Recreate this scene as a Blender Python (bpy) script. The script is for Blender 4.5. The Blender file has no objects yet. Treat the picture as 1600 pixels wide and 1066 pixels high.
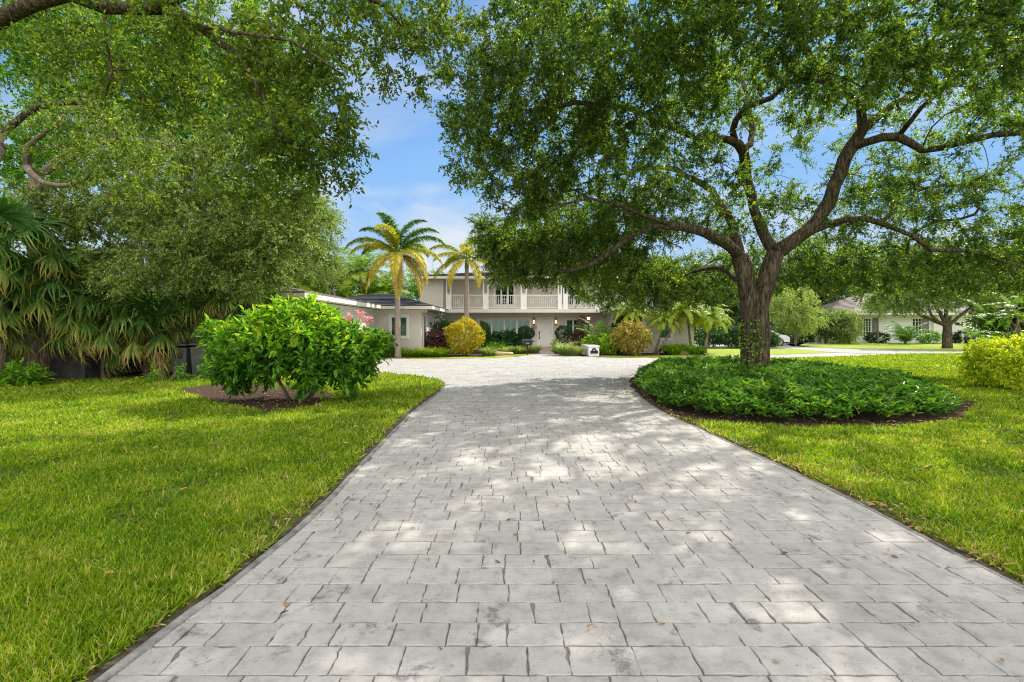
import bpy, math, random
import numpy as np
from mathutils import Vector, noise as mnoise
R = math.radians
rng = np.random.default_rng(7)
random.seed(7)
SC = bpy.context.scene
COL = SC.collection

# ------------------------------------------------------------------ camera, sky, sun, exposure
FPX, HX, HY, CH = 760.0, 800.0, 512.0, 1.5      # focal length, principal column, horizon row in the 1600 px photograph; eye height
cam_d = bpy.data.cameras.new('camera'); cam = bpy.data.objects.new('camera', cam_d); COL.objects.link(cam)
cam.location = (0, 0, CH); cam.rotation_euler = (R(90), 0, 0)
cam_d.sensor_width = 36; cam_d.lens = 36 * FPX / 1600; cam_d.shift_y = -21 / 1600
cam_d.clip_start = 0.05; cam_d.clip_end = 2000
SC.camera = cam
SUN_AZ, SUN_EL = R(44), R(43)
SUN = Vector((math.cos(SUN_EL) * math.sin(SUN_AZ), math.cos(SUN_EL) * math.cos(SUN_AZ), math.sin(SUN_EL)))
sd = bpy.data.lights.new('sun', 'SUN'); sd.energy = 3.8; sd.angle = R(0.6); sd.color = (1.0, 0.93, 0.82)
so = bpy.data.objects.new('sun', sd); COL.objects.link(so)
so.rotation_euler = SUN.to_track_quat('Z', 'Y').to_euler()
W = bpy.data.worlds.new('World'); SC.world = W; W.use_nodes = True
nt = W.node_tree; nt.nodes.clear()
def wn(t, **k):
    n = nt.nodes.new(t)
    for a, b in k.items(): setattr(n, a, b)
    return n
sky = wn('ShaderNodeTexSky', sky_type='NISHITA'); sky.sun_disc = False
sky.sun_elevation = SUN_EL; sky.sun_rotation = SUN_AZ; sky.altitude = 0; sky.air_density = 1.0; sky.dust_density = 0.3; sky.ozone_density = 1.5
tc = wn('ShaderNodeTexCoord'); mp = wn('ShaderNodeMapping'); mp.inputs['Scale'].default_value = (1.0, 1.0, 3.2); mp.inputs['Rotation'].default_value = (0.1, 0.25, 0.3)
nz = wn('ShaderNodeTexNoise'); nz.inputs['Scale'].default_value = 1.9; nz.inputs['Detail'].default_value = 7; nz.inputs['Roughness'].default_value = 0.58; nz.inputs['Distortion'].default_value = 0.5
rp = wn('ShaderNodeValToRGB'); rp.color_ramp.elements[0].position = 0.45; rp.color_ramp.elements[1].position = 0.70
rp.color_ramp.elements[1].color = (0.7, 0.7, 0.7, 1)
mx = wn('ShaderNodeMix', data_type='RGBA'); mx.inputs['B'].default_value = (2.7, 2.95, 3.25, 1)
# clear deep blue sky in front, unseen bright cloud added overhead and behind the viewer as fill light
hs = wn('ShaderNodeHueSaturation'); hs.inputs['Saturation'].default_value = 1.25; hs.inputs['Value'].default_value = 0.6
cl = wn('ShaderNodeMix', data_type='RGBA', blend_type='DARKEN'); cl.inputs['Factor'].default_value = 1; cl.inputs['B'].default_value = (0.85, 1.85, 3.4, 1)
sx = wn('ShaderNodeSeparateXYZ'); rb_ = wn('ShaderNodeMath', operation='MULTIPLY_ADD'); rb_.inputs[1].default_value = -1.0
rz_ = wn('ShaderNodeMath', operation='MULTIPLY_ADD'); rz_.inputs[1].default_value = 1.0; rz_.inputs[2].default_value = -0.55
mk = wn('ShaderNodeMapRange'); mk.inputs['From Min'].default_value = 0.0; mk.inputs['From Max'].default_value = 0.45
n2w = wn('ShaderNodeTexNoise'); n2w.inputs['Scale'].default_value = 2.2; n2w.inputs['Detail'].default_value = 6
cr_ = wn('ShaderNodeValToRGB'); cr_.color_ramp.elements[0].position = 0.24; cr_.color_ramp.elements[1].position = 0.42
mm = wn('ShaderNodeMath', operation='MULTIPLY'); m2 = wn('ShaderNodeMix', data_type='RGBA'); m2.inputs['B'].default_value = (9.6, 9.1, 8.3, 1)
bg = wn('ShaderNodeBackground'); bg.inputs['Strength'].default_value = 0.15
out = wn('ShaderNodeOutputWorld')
L = nt.links.new
L(tc.outputs['Generated'], mp.inputs['Vector']); L(mp.outputs[0], nz.inputs['Vector']); L(nz.outputs['Fac'], rp.inputs[0])
L(sky.outputs[0], hs.inputs['Color']); L(hs.outputs[0], cl.inputs['A'])
zl = wn('ShaderNodeMapRange'); zl.inputs['From Min'].default_value = 0.42; zl.inputs['From Max'].default_value = 0.02; zl.inputs['To Max'].default_value = 0.75
ad = wn('ShaderNodeMath', operation='MULTIPLY_ADD'); ad.use_clamp = True; ng = wn('ShaderNodeMath', operation='MULTIPLY'); L(nz.outputs['Fac'], ng.inputs[0]); L(zl.outputs[0], ng.inputs[1])
L(sx.outputs['Z'], zl.inputs['Value']); L(rp.outputs[0], ad.inputs[0]); ad.inputs[1].default_value = 1.0; L(ng.outputs[0], ad.inputs[2])
L(ad.outputs[0], mx.inputs['Factor']); L(cl.outputs['Result'], mx.inputs['A'])
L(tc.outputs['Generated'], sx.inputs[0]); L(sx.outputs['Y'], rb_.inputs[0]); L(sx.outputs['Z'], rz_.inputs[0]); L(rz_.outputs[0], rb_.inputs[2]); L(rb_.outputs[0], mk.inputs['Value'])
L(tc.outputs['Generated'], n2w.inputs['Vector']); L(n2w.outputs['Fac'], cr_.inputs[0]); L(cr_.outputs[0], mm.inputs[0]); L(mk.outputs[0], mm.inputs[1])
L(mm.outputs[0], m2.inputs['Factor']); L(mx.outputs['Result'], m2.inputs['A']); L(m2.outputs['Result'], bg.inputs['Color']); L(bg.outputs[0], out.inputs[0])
SC.view_settings.view_transform = 'Standard'; SC.view_settings.look = 'None'; SC.view_settings.gamma = 1
SC.view_settings.exposure = 0.92
SC.cycles.use_denoising = True
SC.cycles.denoising_prefilter = 'NONE'
SC.cycles.pixel_filter_type = 'BLACKMAN_HARRIS'; SC.cycles.filter_width = 1.1
SC.cycles.max_bounces = 6; SC.cycles.diffuse_bounces = 3; SC.cycles.glossy_bounces = 2; SC.cycles.transmission_bounces = 5; SC.cycles.transparent_max_bounces = 6
SC.cycles.caustics_reflective = False; SC.cycles.caustics_refractive = False

# ------------------------------------------------------------------ helpers
def A(px, py, Y):
    return np.array([(px - HX) * Y / FPX, Y, CH - (py - HY) * Y / FPX])
def G(px, py):
    Y = CH * FPX / (py - HY)
    return ((px - HX) * Y / FPX, Y)
def tag(o, label=None, cat=None, group=None, kind=None):
    if label: o['label'] = label
    if cat: o['category'] = cat
    if group: o['group'] = group
    if kind: o['kind'] = kind
    return o
def world_loc(o):
    v = Vector((0, 0, 0))
    while o is not None:
        v += o.location; o = o.parent
    return v
def empty(name, loc, label, cat, group=None):
    o = bpy.data.objects.new(name, None); COL.objects.link(o); o.location = loc; o.empty_display_size = 0.2
    return tag(o, label, cat, group)
def mesh_obj(name, v, f, mat, parent=None, attrs=None, smooth=False, mats=None, midx=None):
    """v Nx3 world coordinates, f: MxK array or list of arrays/lists"""
    v = np.asarray(v, dtype=np.float64)
    if parent is not None:
        v = v - np.array(world_loc(parent))
    me = bpy.data.meshes.new(name)
    if isinstance(f, np.ndarray):
        M, K = f.shape
        me.vertices.add(len(v)); me.vertices.foreach_set('co', v.astype(np.float32).ravel())
        me.loops.add(M * K); me.loops.foreach_set('vertex_index', f.astype(np.int32).ravel())
        me.polygons.add(M); me.polygons.foreach_set('loop_start', np.arange(0, M * K, K, dtype=np.int32))
        try: me.polygons.foreach_set('loop_total', np.full(M, K, dtype=np.int32))
        except Exception: pass
        me.update(calc_edges=True)
    else:
        me.from_pydata([tuple(p) for p in v], [], [tuple(int(i) for i in q) for q in f]); me.update()
    if attrs:
        for k, a in attrs.items():
            at = me.attributes.new(k, 'FLOAT', 'POINT'); at.data.foreach_set('value', np.asarray(a, dtype=np.float32))
    if mats:
        for m in mats: me.materials.append(m)
        if midx is not None: me.polygons.foreach_set('material_index', np.asarray(midx, dtype=np.int32))
    elif mat: me.materials.append(mat)
    me.polygons.foreach_set('use_smooth', np.full(len(me.polygons), bool(smooth), dtype=bool))
    o = bpy.data.objects.new(name, me); COL.objects.link(o)
    if parent is not None: o.parent = parent
    return o
def copy_tree(o, parent=None):
    c = o.copy(); COL.objects.link(c); c.parent = parent
    for ch in list(o.children): copy_tree(ch, c)
    return c

# ---- materials
def node_mat(name):
    m = bpy.data.materials.new(name); m.use_nodes = True
    t = m.node_tree; b = t.nodes['Principled BSDF']; return m, t, b
def ramp(t, cols, pos=None):
    r = t.nodes.new('ShaderNodeValToRGB'); e = r.color_ramp.elements
    n = len(cols); pos = pos or [i / (n - 1) for i in range(n)]
    while len(e) < n: e.new(0.5)
    for i in range(n): e[i].position = pos[i]; e[i].color = (*cols[i], 1)
    return r
def leaf_mat(name, cols, pos=None, trans=0.4, rough=0.42, spec=0.35, tcol=(1.9, 1.9, 0.6), clump=0.5, cscale=1.3):
    m, t, b = node_mat(name); N, K = t.nodes, t.links.new
    a = N.new('ShaderNodeAttribute'); a.attribute_name = 'rnd'
    tcn = N.new('ShaderNodeTexCoord'); no = N.new('ShaderNodeTexNoise'); no.inputs['Scale'].default_value = cscale; no.inputs['Detail'].default_value = 2
    K(tcn.outputs['Object'], no.inputs['Vector'])
    ma = N.new('ShaderNodeMath'); ma.operation = 'MULTIPLY_ADD'; K(no.outputs['Fac'], ma.inputs[0]); ma.inputs[1].default_value = clump
    sub = N.new('ShaderNodeMath'); sub.operation = 'SUBTRACT'; K(a.outputs['Fac'], sub.inputs[0]); sub.inputs[1].default_value = clump * 0.5
    K(sub.outputs[0], ma.inputs[2])
    r = ramp(t, cols, pos); K(ma.outputs[0], r.inputs[0])
    K(r.outputs[0], b.inputs['Base Color']); b.inputs['Roughness'].default_value = rough; b.inputs['Specular IOR Level'].default_value = spec
    tr = N.new('ShaderNodeBsdfTranslucent'); mul = N.new('ShaderNodeMix'); mul.data_type = 'RGBA'; mul.blend_type = 'MULTIPLY'; mul.inputs['Factor'].default_value = 1
    K(r.outputs[0], mul.inputs['A']); mul.inputs['B'].default_value = (*tcol, 1); K(mul.outputs['Result'], tr.inputs['Color'])
    mix = N.new('ShaderNodeMixShader'); mix.inputs[0].default_value = trans
    K(b.outputs[0], mix.inputs[1]); K(tr.outputs[0], mix.inputs[2]); K(mix.outputs[0], N['Material Output'].inputs['Surface'])
    return m
def noisy(name, cols, scale=4, detail=5, rough=0.8, bump=0.0, bscale=30, stretch=None, pos=None, spec=0.3, metallic=0.0, bdist=0.02, coord='Object'):
    m, t, b = node_mat(name); N, K = t.nodes, t.links.new
    tcn = N.new('ShaderNodeTexCoord'); src = tcn.outputs[coord]
    if stretch:
        mpn = N.new('ShaderNodeMapping'); mpn.inputs['Scale'].default_value = stretch; K(src, mpn.inputs['Vector']); src = mpn.outputs[0]
    no = N.new('ShaderNodeTexNoise'); no.inputs['Scale'].default_value = scale; no.inputs['Detail'].default_value = detail; no.inputs['Roughness'].default_value = 0.6
    K(src, no.inputs['Vector']); r = ramp(t, cols, pos or [0.3 + 0.4 * i / (len(cols) - 1) for i in range(len(cols))]); K(no.outputs['Fac'], r.inputs[0]); K(r.outputs[0], b.inputs['Base Color'])
    b.inputs['Roughness'].default_value = rough; b.inputs['Specular IOR Level'].default_value = spec; b.inputs['Metallic'].default_value = metallic
    if bump:
        n2 = N.new('ShaderNodeTexNoise'); n2.inputs['Scale'].default_value = bscale; n2.inputs['Detail'].default_value = 6; K(src, n2.inputs['Vector'])
        bp = N.new('ShaderNodeBump'); bp.inputs['Strength'].default_value = bump; bp.inputs['Distance'].default_value = bdist; K(n2.outputs['Fac'], bp.inputs['Height']); K(bp.outputs[0], b.inputs['Normal'])
    return m

M_oak = leaf_mat('oak leaf', [(0.022, 0.052, 0.014), (0.06, 0.125, 0.026), (0.15, 0.24, 0.035), (0.34, 0.38, 0.045)], [0, .4, .8, 1], trans=0.55, rough=0.36, spec=0.5, tcol=(2.0, 1.95, 0.6))
M_oaknear = leaf_mat('overhanging leaf', [(0.045, 0.09, 0.018), (0.09, 0.155, 0.026), (0.17, 0.235, 0.035), (0.32, 0.34, 0.05)], [0, .45, .85, 1], trans=0.55, rough=0.4, spec=0.4, tcol=(1.95, 1.95, 0.6))
M_pale = leaf_mat('silvery leaf', [(0.06, 0.10, 0.03), (0.15, 0.23, 0.06), (0.29, 0.38, 0.11), (0.46, 0.50, 0.17)], trans=0.4, rough=0.45, spec=0.4, tcol=(1.5, 1.6, 0.7))
M_bright = leaf_mat('bright leaf', [(0.035, 0.12, 0.012), (0.09, 0.25, 0.018), (0.20, 0.39, 0.025), (0.42, 0.50, 0.04)], trans=0.45, rough=0.4, tcol=(1.7, 1.7, 0.5))
M_dark = leaf_mat('deep green leaf', [(0.012, 0.04, 0.012), (0.025, 0.08, 0.02), (0.05, 0.13, 0.03)], trans=0.3, rough=0.35, spec=0.5, tcol=(1.6, 1.7, 0.6))
M_far = leaf_mat('distant leaf', [(0.035, 0.07, 0.022), (0.08, 0.14, 0.035), (0.16, 0.23, 0.05), (0.26, 0.31, 0.08)], trans=0.35, tcol=(1.6, 1.7, 0.7))
M_cover = leaf_mat('ground cover leaf', [(0.022, 0.075, 0.010), (0.05, 0.15, 0.016), (0.11, 0.25, 0.025), (0.24, 0.36, 0.04)], trans=0.35, rough=0.4, spec=0.4, tcol=(1.5, 1.7, 0.5))
M_yellow = leaf_mat('golden croton leaf', [(0.10, 0.16, 0.01), (0.35, 0.36, 0.015), (0.62, 0.52, 0.02), (0.70, 0.55, 0.05)], trans=0.35, tcol=(1.2, 1.2, 0.5))
M_croton = leaf_mat('variegated croton leaf', [(0.06, 0.11, 0.02), (0.20, 0.24, 0.03), (0.45, 0.36, 0.07), (0.55, 0.32, 0.12)], trans=0.3, tcol=(1.2, 1.2, 0.5))
M_lime = leaf_mat('lime hedge leaf', [(0.14, 0.24, 0.012), (0.32, 0.46, 0.02), (0.52, 0.60, 0.03), (0.62, 0.62, 0.06)], trans=0.5, tcol=(1.4, 1.4, 0.5))
M_purple = leaf_mat('burgundy leaf', [(0.04, 0.02, 0.022), (0.10, 0.035, 0.045), (0.20, 0.09, 0.08), (0.10, 0.10, 0.05)], trans=0.2, tcol=(1.4, 1.0, 0.9))
M_varieg = leaf_mat('striped grass leaf', [(0.08, 0.2, 0.03), (0.28, 0.38, 0.08), (0.62, 0.62, 0.28)], trans=0.35, tcol=(1.2, 1.2, 0.7))
M_palmg = leaf_mat('palm leaflet', [(0.05, 0.15, 0.02), (0.14, 0.30, 0.03), (0.42, 0.46, 0.03), (0.66, 0.54, 0.05), (0.46, 0.34, 0.16)], trans=0.35, tcol=(1.4, 1.4, 0.5), clump=0.12)
M_fan = leaf_mat('fan palm blade', [(0.03, 0.09, 0.02), (0.07, 0.17, 0.03), (0.34, 0.36, 0.08), (0.46, 0.35, 0.17), (0.32, 0.2, 0.1)], [0, .45, .68, .85, 1], trans=0.4, tcol=(1.6, 1.7, 0.6), clump=0.1, spec=0.25, rough=.55)
M_grass = leaf_mat('grass blade', [(0.05, 0.14, 0.008), (0.14, 0.26, 0.010), (0.31, 0.41, 0.014), (0.52, 0.46, 0.17)], [0, .42, .82, 1], trans=0.4, rough=0.5, spec=0.25, tcol=(1.8, 1.7, 0.35), clump=0.75, cscale=0.9)
M_litter = leaf_mat('dry leaf', [(0.10, 0.055, 0.025), (0.25, 0.14, 0.07), (0.42, 0.28, 0.16), (0.6, 0.42, 0.15)], trans=0.2, rough=0.7, spec=0.1, tcol=(1, 1, 1), clump=0.1)
M_pink = leaf_mat('pink bract', [(0.75, 0.30, 0.32), (0.85, 0.48, 0.45)], trans=0.4, tcol=(1.1, 1, 1))
M_bark = noisy('oak bark', [(0.030, 0.024, 0.017), (0.105, 0.085, 0.058), (0.20, 0.17, 0.125)], scale=3.2, stretch=(7, 7, 1.3), bump=1.0, bscale=5, rough=0.95, bdist=0.12, pos=[.34, .5, .66], spec=.1)
M_bark2 = noisy('pale bark', [(0.07, 0.05, 0.036), (0.16, 0.125, 0.095), (0.26, 0.21, 0.165)], scale=5, stretch=(3, 3, 1), bump=0.7, bscale=9, rough=0.9, bdist=0.03)
M_palmbark = noisy('palm bark', [(0.20, 0.15, 0.12), (0.34, 0.28, 0.24), (0.42, 0.37, 0.33)], scale=6, stretch=(1, 1, 5), bump=0.4, bscale=6, rough=0.85)
M_stem = noisy('green stem', [(0.10, 0.16, 0.03), (0.2, 0.26, 0.06)], rough=0.5)
M_soil = noisy('soil', [(0.03, 0.023, 0.017), (0.09, 0.07, 0.05), (0.20, 0.165, 0.125)], scale=14, detail=8, bump=0.9, bscale=40, rough=0.95, bdist=0.03)
M_mulch = noisy('mulch', [(0.02, 0.012, 0.008), (0.06, 0.035, 0.022), (0.14, 0.085, 0.055)], scale=30, detail=8, bump=1.0, bscale=50, rough=0.95, bdist=0.04)
M_turf = noisy('turf base', [(0.05, 0.045, 0.016), (0.09, 0.11, 0.016), (0.14, 0.17, 0.02)], scale=7, detail=9, bump=0.8, bscale=60, rough=0.95, bdist=0.03)
M_fargrass = noisy('far grass', [(0.13, 0.20, 0.010), (0.22, 0.30, 0.014), (0.30, 0.36, 0.018)], scale=2.5, detail=9, bump=0.8, bscale=60, rough=0.95, bdist=0.03)
M_curb = noisy('curb cement', [(0.10, 0.10, 0.09), (0.24, 0.235, 0.225), (0.34, 0.335, 0.32)], scale=6, detail=8, bump=0.5, bscale=40, rough=0.9)
M_joint = noisy('joint sand', [(0.11, 0.105, 0.095), (0.22, 0.21, 0.19)], scale=20, detail=6, rough=0.95, bump=0.4)
M_street = noisy('asphalt', [(0.22, 0.22, 0.22), (0.32, 0.32, 0.31)], scale=8, rough=0.9, bump=0.3)
M_stucco = noisy('stucco wall', [(0.66, 0.605, 0.575), (0.71, 0.655, 0.625)], scale=1.5, bump=0.25, bscale=90, rough=0.9)
M_white = noisy('white paint', [(0.82, 0.82, 0.82), (0.87, 0.87, 0.87)], scale=3, rough=0.5)
M_cream = noisy('cream fascia', [(0.68, 0.64, 0.58), (0.76, 0.72, 0.66)], scale=3, rough=0.6)
M_roof = noisy('slate roof tile', [(0.035, 0.038, 0.045), (0.075, 0.08, 0.09)], scale=5, rough=0.6, bump=0.5, bscale=12)
M_roof2 = noisy('weathered roof tile', [(0.12, 0.105, 0.095), (0.23, 0.205, 0.19)], scale=5, rough=0.8, bump=0.5, bscale=12)
M_black = noisy('black metal', [(0.012, 0.012, 0.013), (0.03, 0.03, 0.032)], rough=0.45)
M_brick = noisy('red brick', [(0.36, 0.12, 0.05), (0.5, 0.2, 0.09)], scale=12, rough=0.9, bump=0.5)
M_paverred = noisy('porch brick', [(0.38, 0.26, 0.20), (0.5, 0.38, 0.30)], scale=12, rough=0.9, bump=0.3)
M_tarp = noisy('tarp', [(0.035, 0.035, 0.035), (0.10, 0.10, 0.10)], scale=3, rough=0.7, bump=0.6, bscale=6, bdist=0.08)
M_bin = noisy('bin plastic', [(0.05, 0.055, 0.055), (0.08, 0.085, 0.085)], scale=3, rough=0.6)
M_rock = noisy('tan rock', [(0.36, 0.24, 0.14), (0.55, 0.42, 0.28)], scale=6, rough=0.9, bump=0.6)
M_dead = noisy('dead frond', [(0.30, 0.18, 0.07), (0.5, 0.34, 0.16)], scale=10, stretch=(8, 8, 1), rough=0.9, bump=0.5)
M_grey = noisy('grey shutter', [(0.20, 0.19, 0.20), (0.26, 0.25, 0.26)], rough=0.7)
M_carp = noisy('car paint', [(0.5, 0.52, 0.55), (0.55, 0.57, 0.6)], rough=0.25, spec=0.6)
M_interior = noisy('dark interior', [(0.02, 0.03, 0.03), (0.05, 0.06, 0.06)], rough=0.8)
M_shutter = noisy('shutter louvre', [(0.20, 0.28, 0.27), (0.28, 0.37, 0.35)], rough=0.7, scale=3)
M_blue = noisy('pale blue plastic', [(0.25, 0.32, 0.42), (0.4, 0.45, 0.52)], rough=0.5)
def glass_mat():
    m, t, b = node_mat('window glass'); N, K = t.nodes, t.links.new
    tr = N.new('ShaderNodeBsdfTransparent'); tr.inputs[0].default_value = (0.50, 0.76, 0.66, 1)
    gl = N.new('ShaderNodeBsdfGlossy'); gl.inputs['Roughness'].default_value = 0.03; gl.inputs[0].default_value = (0.9, 0.95, 0.95, 1)
    fr = N.new('ShaderNodeFresnel'); fr.inputs[0].default_value = 1.5
    mix = N.new('ShaderNodeMixShader'); K(fr.outputs[0], mix.inputs[0]); K(tr.outputs[0], mix.inputs[1]); K(gl.outputs[0], mix.inputs[2]); K(mix.outputs[0], N['Material Output'].inputs['Surface'])
    return m
M_glass = glass_mat()
def glow_mat():
    m, t, b = node_mat('lit lamp glass'); b.inputs['Base Color'].default_value = (0.9, 0.7, 0.45, 1); b.inputs['Emission Color'].default_value = (1, 0.66, 0.34, 1); b.inputs['Emission Strength'].default_value = 1.6
    return m
M_glow = glow_mat()
def paver_mat():
    m, t, b = node_mat('paver stone'); N, K = t.nodes, t.links.new
    a = N.new('ShaderNodeAttribute'); a.attribute_name = 'rnd'
    g = N.new('ShaderNodeTexCoord')
    def no(s, d=6, r=0.6):
        n = N.new('ShaderNodeTexNoise'); n.inputs['Scale'].default_value = s; n.inputs['Detail'].default_value = d; n.inputs['Roughness'].default_value = r; K(g.outputs['Object'], n.inputs['Vector']); return n.outputs['Fac']
    base = ramp(t, [(0.335, 0.328, 0.314), (0.375, 0.368, 0.354), (0.415, 0.408, 0.393)], [0.0, 0.5, 1.0]); K(a.outputs['Fac'], base.inputs[0])
    def mulr(src, fac, cols, pos):
        r = ramp(t, cols, pos); K(fac, r.inputs[0]); x = N.new('ShaderNodeMix'); x.data_type = 'RGBA'; x.blend_type = 'MULTIPLY'; x.inputs['Factor'].default_value = 1
        K(src, x.inputs['A']); K(r.outputs[0], x.inputs['B']); return x.outputs['Result']
    w = (1, 1, 1)
    c = mulr(base.outputs[0], no(1.3, 5), [(0.85, 0.85, 0.845), w], [0.36, 0.56])
    c = mulr(c, no(9, 8, 0.7), [(0.74, 0.74, 0.73), w, (1.12, 1.12, 1.11)], [0.33, 0.5, 0.72])
    c = mulr(c, no(3.4, 9, 0.78), [(0.52, 0.52, 0.51), w], [0.36, 0.43])
    c = mulr(c, no(75, 3, 0.6), [(0.5, 0.5, 0.49), w], [0.30, 0.36])
    K(c, b.inputs['Base Color']); b.inputs['Roughness'].default_value = 0.85; b.inputs['Specular IOR Level'].default_value = 0.25
    bp = N.new('ShaderNodeBump'); bp.inputs['Strength'].default_value = 0.5; bp.inputs['Distance'].default_value = 0.006; K(no(60, 8, 0.7), bp.inputs['Height']); K(bp.outputs[0], b.inputs['Normal'])
    return m
M_paver = paver_mat()

# ---- leaf templates (u along, v across, w along the normal)
T_dia = (np.array([(0, 0, 0), (.45, .5, .06), (1, 0, -.05), (.45, -.5, .06)]), np.array([(0, 1, 2), (0, 2, 3)]))
T_leaf = (np.array([(0, 0, 0), (.3, .46, .05), (.68, .36, .02), (1, 0, -.12), (.68, -.36, .02), (.3, -.46, .05)]), np.array([(0, 1, 2, 3), (0, 3, 4, 5)]))
T_blade = (np.array([(0, .3, 0), (0, -.3, 0), (.5, .5, .0), (.5, -.5, .0), (1, 0, -.22)]), np.array([(0, 1, 3), (0, 3, 2), (2, 3, 4)]))
T_droop = (np.array([(0, .3, 0), (0, -.3, 0), (.4, .5, .0), (.4, -.5, .0), (.72, .4, -.10), (.72, -.4, -.10), (.96, 0, -.38)]), np.array([(0, 1, 3), (0, 3, 2), (2, 3, 5), (2, 5, 4), (4, 5, 6)]))
T_fan = (np.array([(0, .25, 0), (0, -.25, 0), (.38, .5, .02), (.38, -.5, .02), (.66, .30, -.06), (.66, -.30, -.06), (.84, .14, -.24), (.84, -.14, -.24), (.94, 0, -.55)]), np.array([(0, 1, 3), (0, 3, 2), (2, 3, 5), (2, 5, 4), (4, 5, 7), (4, 7, 6), (6, 7, 8)]))
T_grass = (np.array([(0, .5, 0), (0, -.5, 0), (.55, .42, -.08), (.55, -.42, -.08), (1, 0, -.42)]), np.array([(0, 1, 3), (0, 3, 2), (2, 3, 4)]))
def lobed():
    v, f = [(0, .03, 0), (0, -.03, 0), (.95, .02, -.1), (.95, -.02, -.1)], [(0, 1, 3), (0, 3, 2)]
    for k in range(5):
        u = .12 + k * .17; ln = (.36, .46, .44, .36, .24)[k]
        for s in (1, -1):
            i = len(v); v += [(u - .045, 0, -.1 * u), (u + .055, 0, -.1 * u), (u + .10 + .06, s * ln * .62, .03), (u + .16, s * ln, -.05), (u + .0, s * ln * .6, .03)]
            f += [(i, i + 1, i + 2), (i, i + 2, i + 4), (i + 2, i + 3, i + 4)]
    i = len(v); v += [(.86, .06, -.1), (.86, -.06, -.1), (1.12, 0, -.16)]; f += [(i, i + 1, i + 2)]
    return np.array(v), np.array(f)
T_lobed = lobed()
def nrm(a): return a / (np.linalg.norm(a, axis=-1, keepdims=True) + 1e-9)
def leaves(pos, axis, normal, ln, wd, rnd, T, tip=0.0):
    n = len(pos); a = nrm(axis); nn = normal - (normal * a).sum(-1, keepdims=True) * a; nn = nrm(nn); b = np.cross(nn, a)
    ln = np.broadcast_to(ln, (n,)); wd = np.broadcast_to(wd, (n,)); tv, tf = T; k = len(tv)
    v = pos[:, None, :] + (ln[:, None] * tv[None, :, 0])[..., None] * a[:, None] + (wd[:, None] * tv[None, :, 1])[..., None] * b[:, None] + (ln[:, None] * tv[None, :, 2])[..., None] * nn[:, None]
    f = tf[None] + (np.arange(n) * k)[:, None, None]
    r = np.repeat(rnd, k).reshape(n, k) + tip * np.clip(tv[None, :, 0] - .45, 0, 1)
    return v.reshape(-1, 3), f.reshape(-1, tf.shape[1]), r.ravel()
class Bag:
    def __init__(s): s.v, s.f, s.r, s.n = [], [], [], 0
    def add(s, v, f, r=None):
        v = np.asarray(v, float); f = np.asarray(f); s.v.append(v); s.f.append(f + s.n); s.r.append(np.asarray(r) if r is not None else np.zeros(len(v))); s.n += len(v)
    def leaf(s, *a, **k): s.add(*leaves(*a, **k))
    def build(s, name, mat, parent=None, smooth=False):
        if not s.v: return None
        fs = s.f
        if len({x.shape[1] for x in fs}) > 1:
            out = []
            for x in fs:
                if x.shape[1] == 4: out += [x[:, (0, 1, 2)], x[:, (0, 2, 3)]]
                else: out.append(x)
            fs = out
        return mesh_obj(name, np.concatenate(s.v), np.concatenate(fs), mat, parent, {'rnd': np.concatenate(s.r)}, smooth)

def tube(pts, rad, sides=6, cap=True, wob=0.0):
    pts = np.asarray(pts, float); n = len(pts); rad = np.broadcast_to(rad, (n,))
    t = np.gradient(pts, axis=0); t = nrm(t)
    ref = np.array([0, 0, 1.0]) if abs(t[0, 2]) < .9 else np.array([1.0, 0, 0])
    V = np.zeros((n, sides, 3)); ang = np.arange(sides) * 2 * math.pi / sides
    u = nrm(np.cross(t[0], ref))
    for i in range(n):
        u = u - (u @ t[i]) * t[i]; u = u / (np.linalg.norm(u) + 1e-9); w = np.cross(t[i], u)
        rr = np.full(sides, rad[i])
        if wob:
            for k in range(sides):
                q = pts[i] + rad[i] * (math.cos(ang[k]) * u + math.sin(ang[k]) * w)
                rr[k] *= 1 + wob * mnoise.noise(Vector((q[0] * 4, q[1] * 4, q[2] * 1.2)))
        V[i] = pts[i] + rr[:, None] * (np.cos(ang)[:, None] * u + np.sin(ang)[:, None] * w)
    F = []
    k = np.arange(sides); k2 = (k + 1) % sides
    for i in range(n - 1):
        F.append(np.stack([i * sides + k, i * sides + k2, (i + 1) * sides + k2, (i + 1) * sides + k], 1))
    V = V.reshape(-1, 3)
    if cap:
        V = np.vstack([V, pts[-1], pts[0]]); e = (n - 1) * sides
        F.append(np.stack([e + k, e + k2, np.full(sides, n * sides), np.full(sides, n * sides)], 1))
        F.append(np.stack([k2, k, np.full(sides, n * sides + 1), np.full(sides, n * sides + 1)], 1))
    return V, np.vstack(F)
def tris(F):
    a = F[:, (0, 1, 2)]; b = F[:, (0, 2, 3)]; b = b[b[:, 1] != b[:, 2]]
    return np.vstack([a, b])
def smooth_path(pts, step=0.3, jit=0.0):
    P = [np.asarray(p, float) for p in pts]
    P = [2 * P[0] - P[1]] + P + [2 * P[-1] - P[-2]]; o = []
    for i in range(1, len(P) - 2):
        n = max(1, int(np.linalg.norm(P[i + 1] - P[i]) / step))
        for k in range(n):
            t = k / n; a, b, c, d = P[i - 1], P[i], P[i + 1], P[i + 2]
            q = .5 * (2 * b + (c - a) * t + (2 * a - 5 * b + 4 * c - d) * t * t + (3 * b - a - 3 * c + d) * t ** 3)
            if jit and (o): q = q + rng.normal(0, jit, 3)
            o.append(q)
    o.append(P[-2]); return np.array(o)
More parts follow.
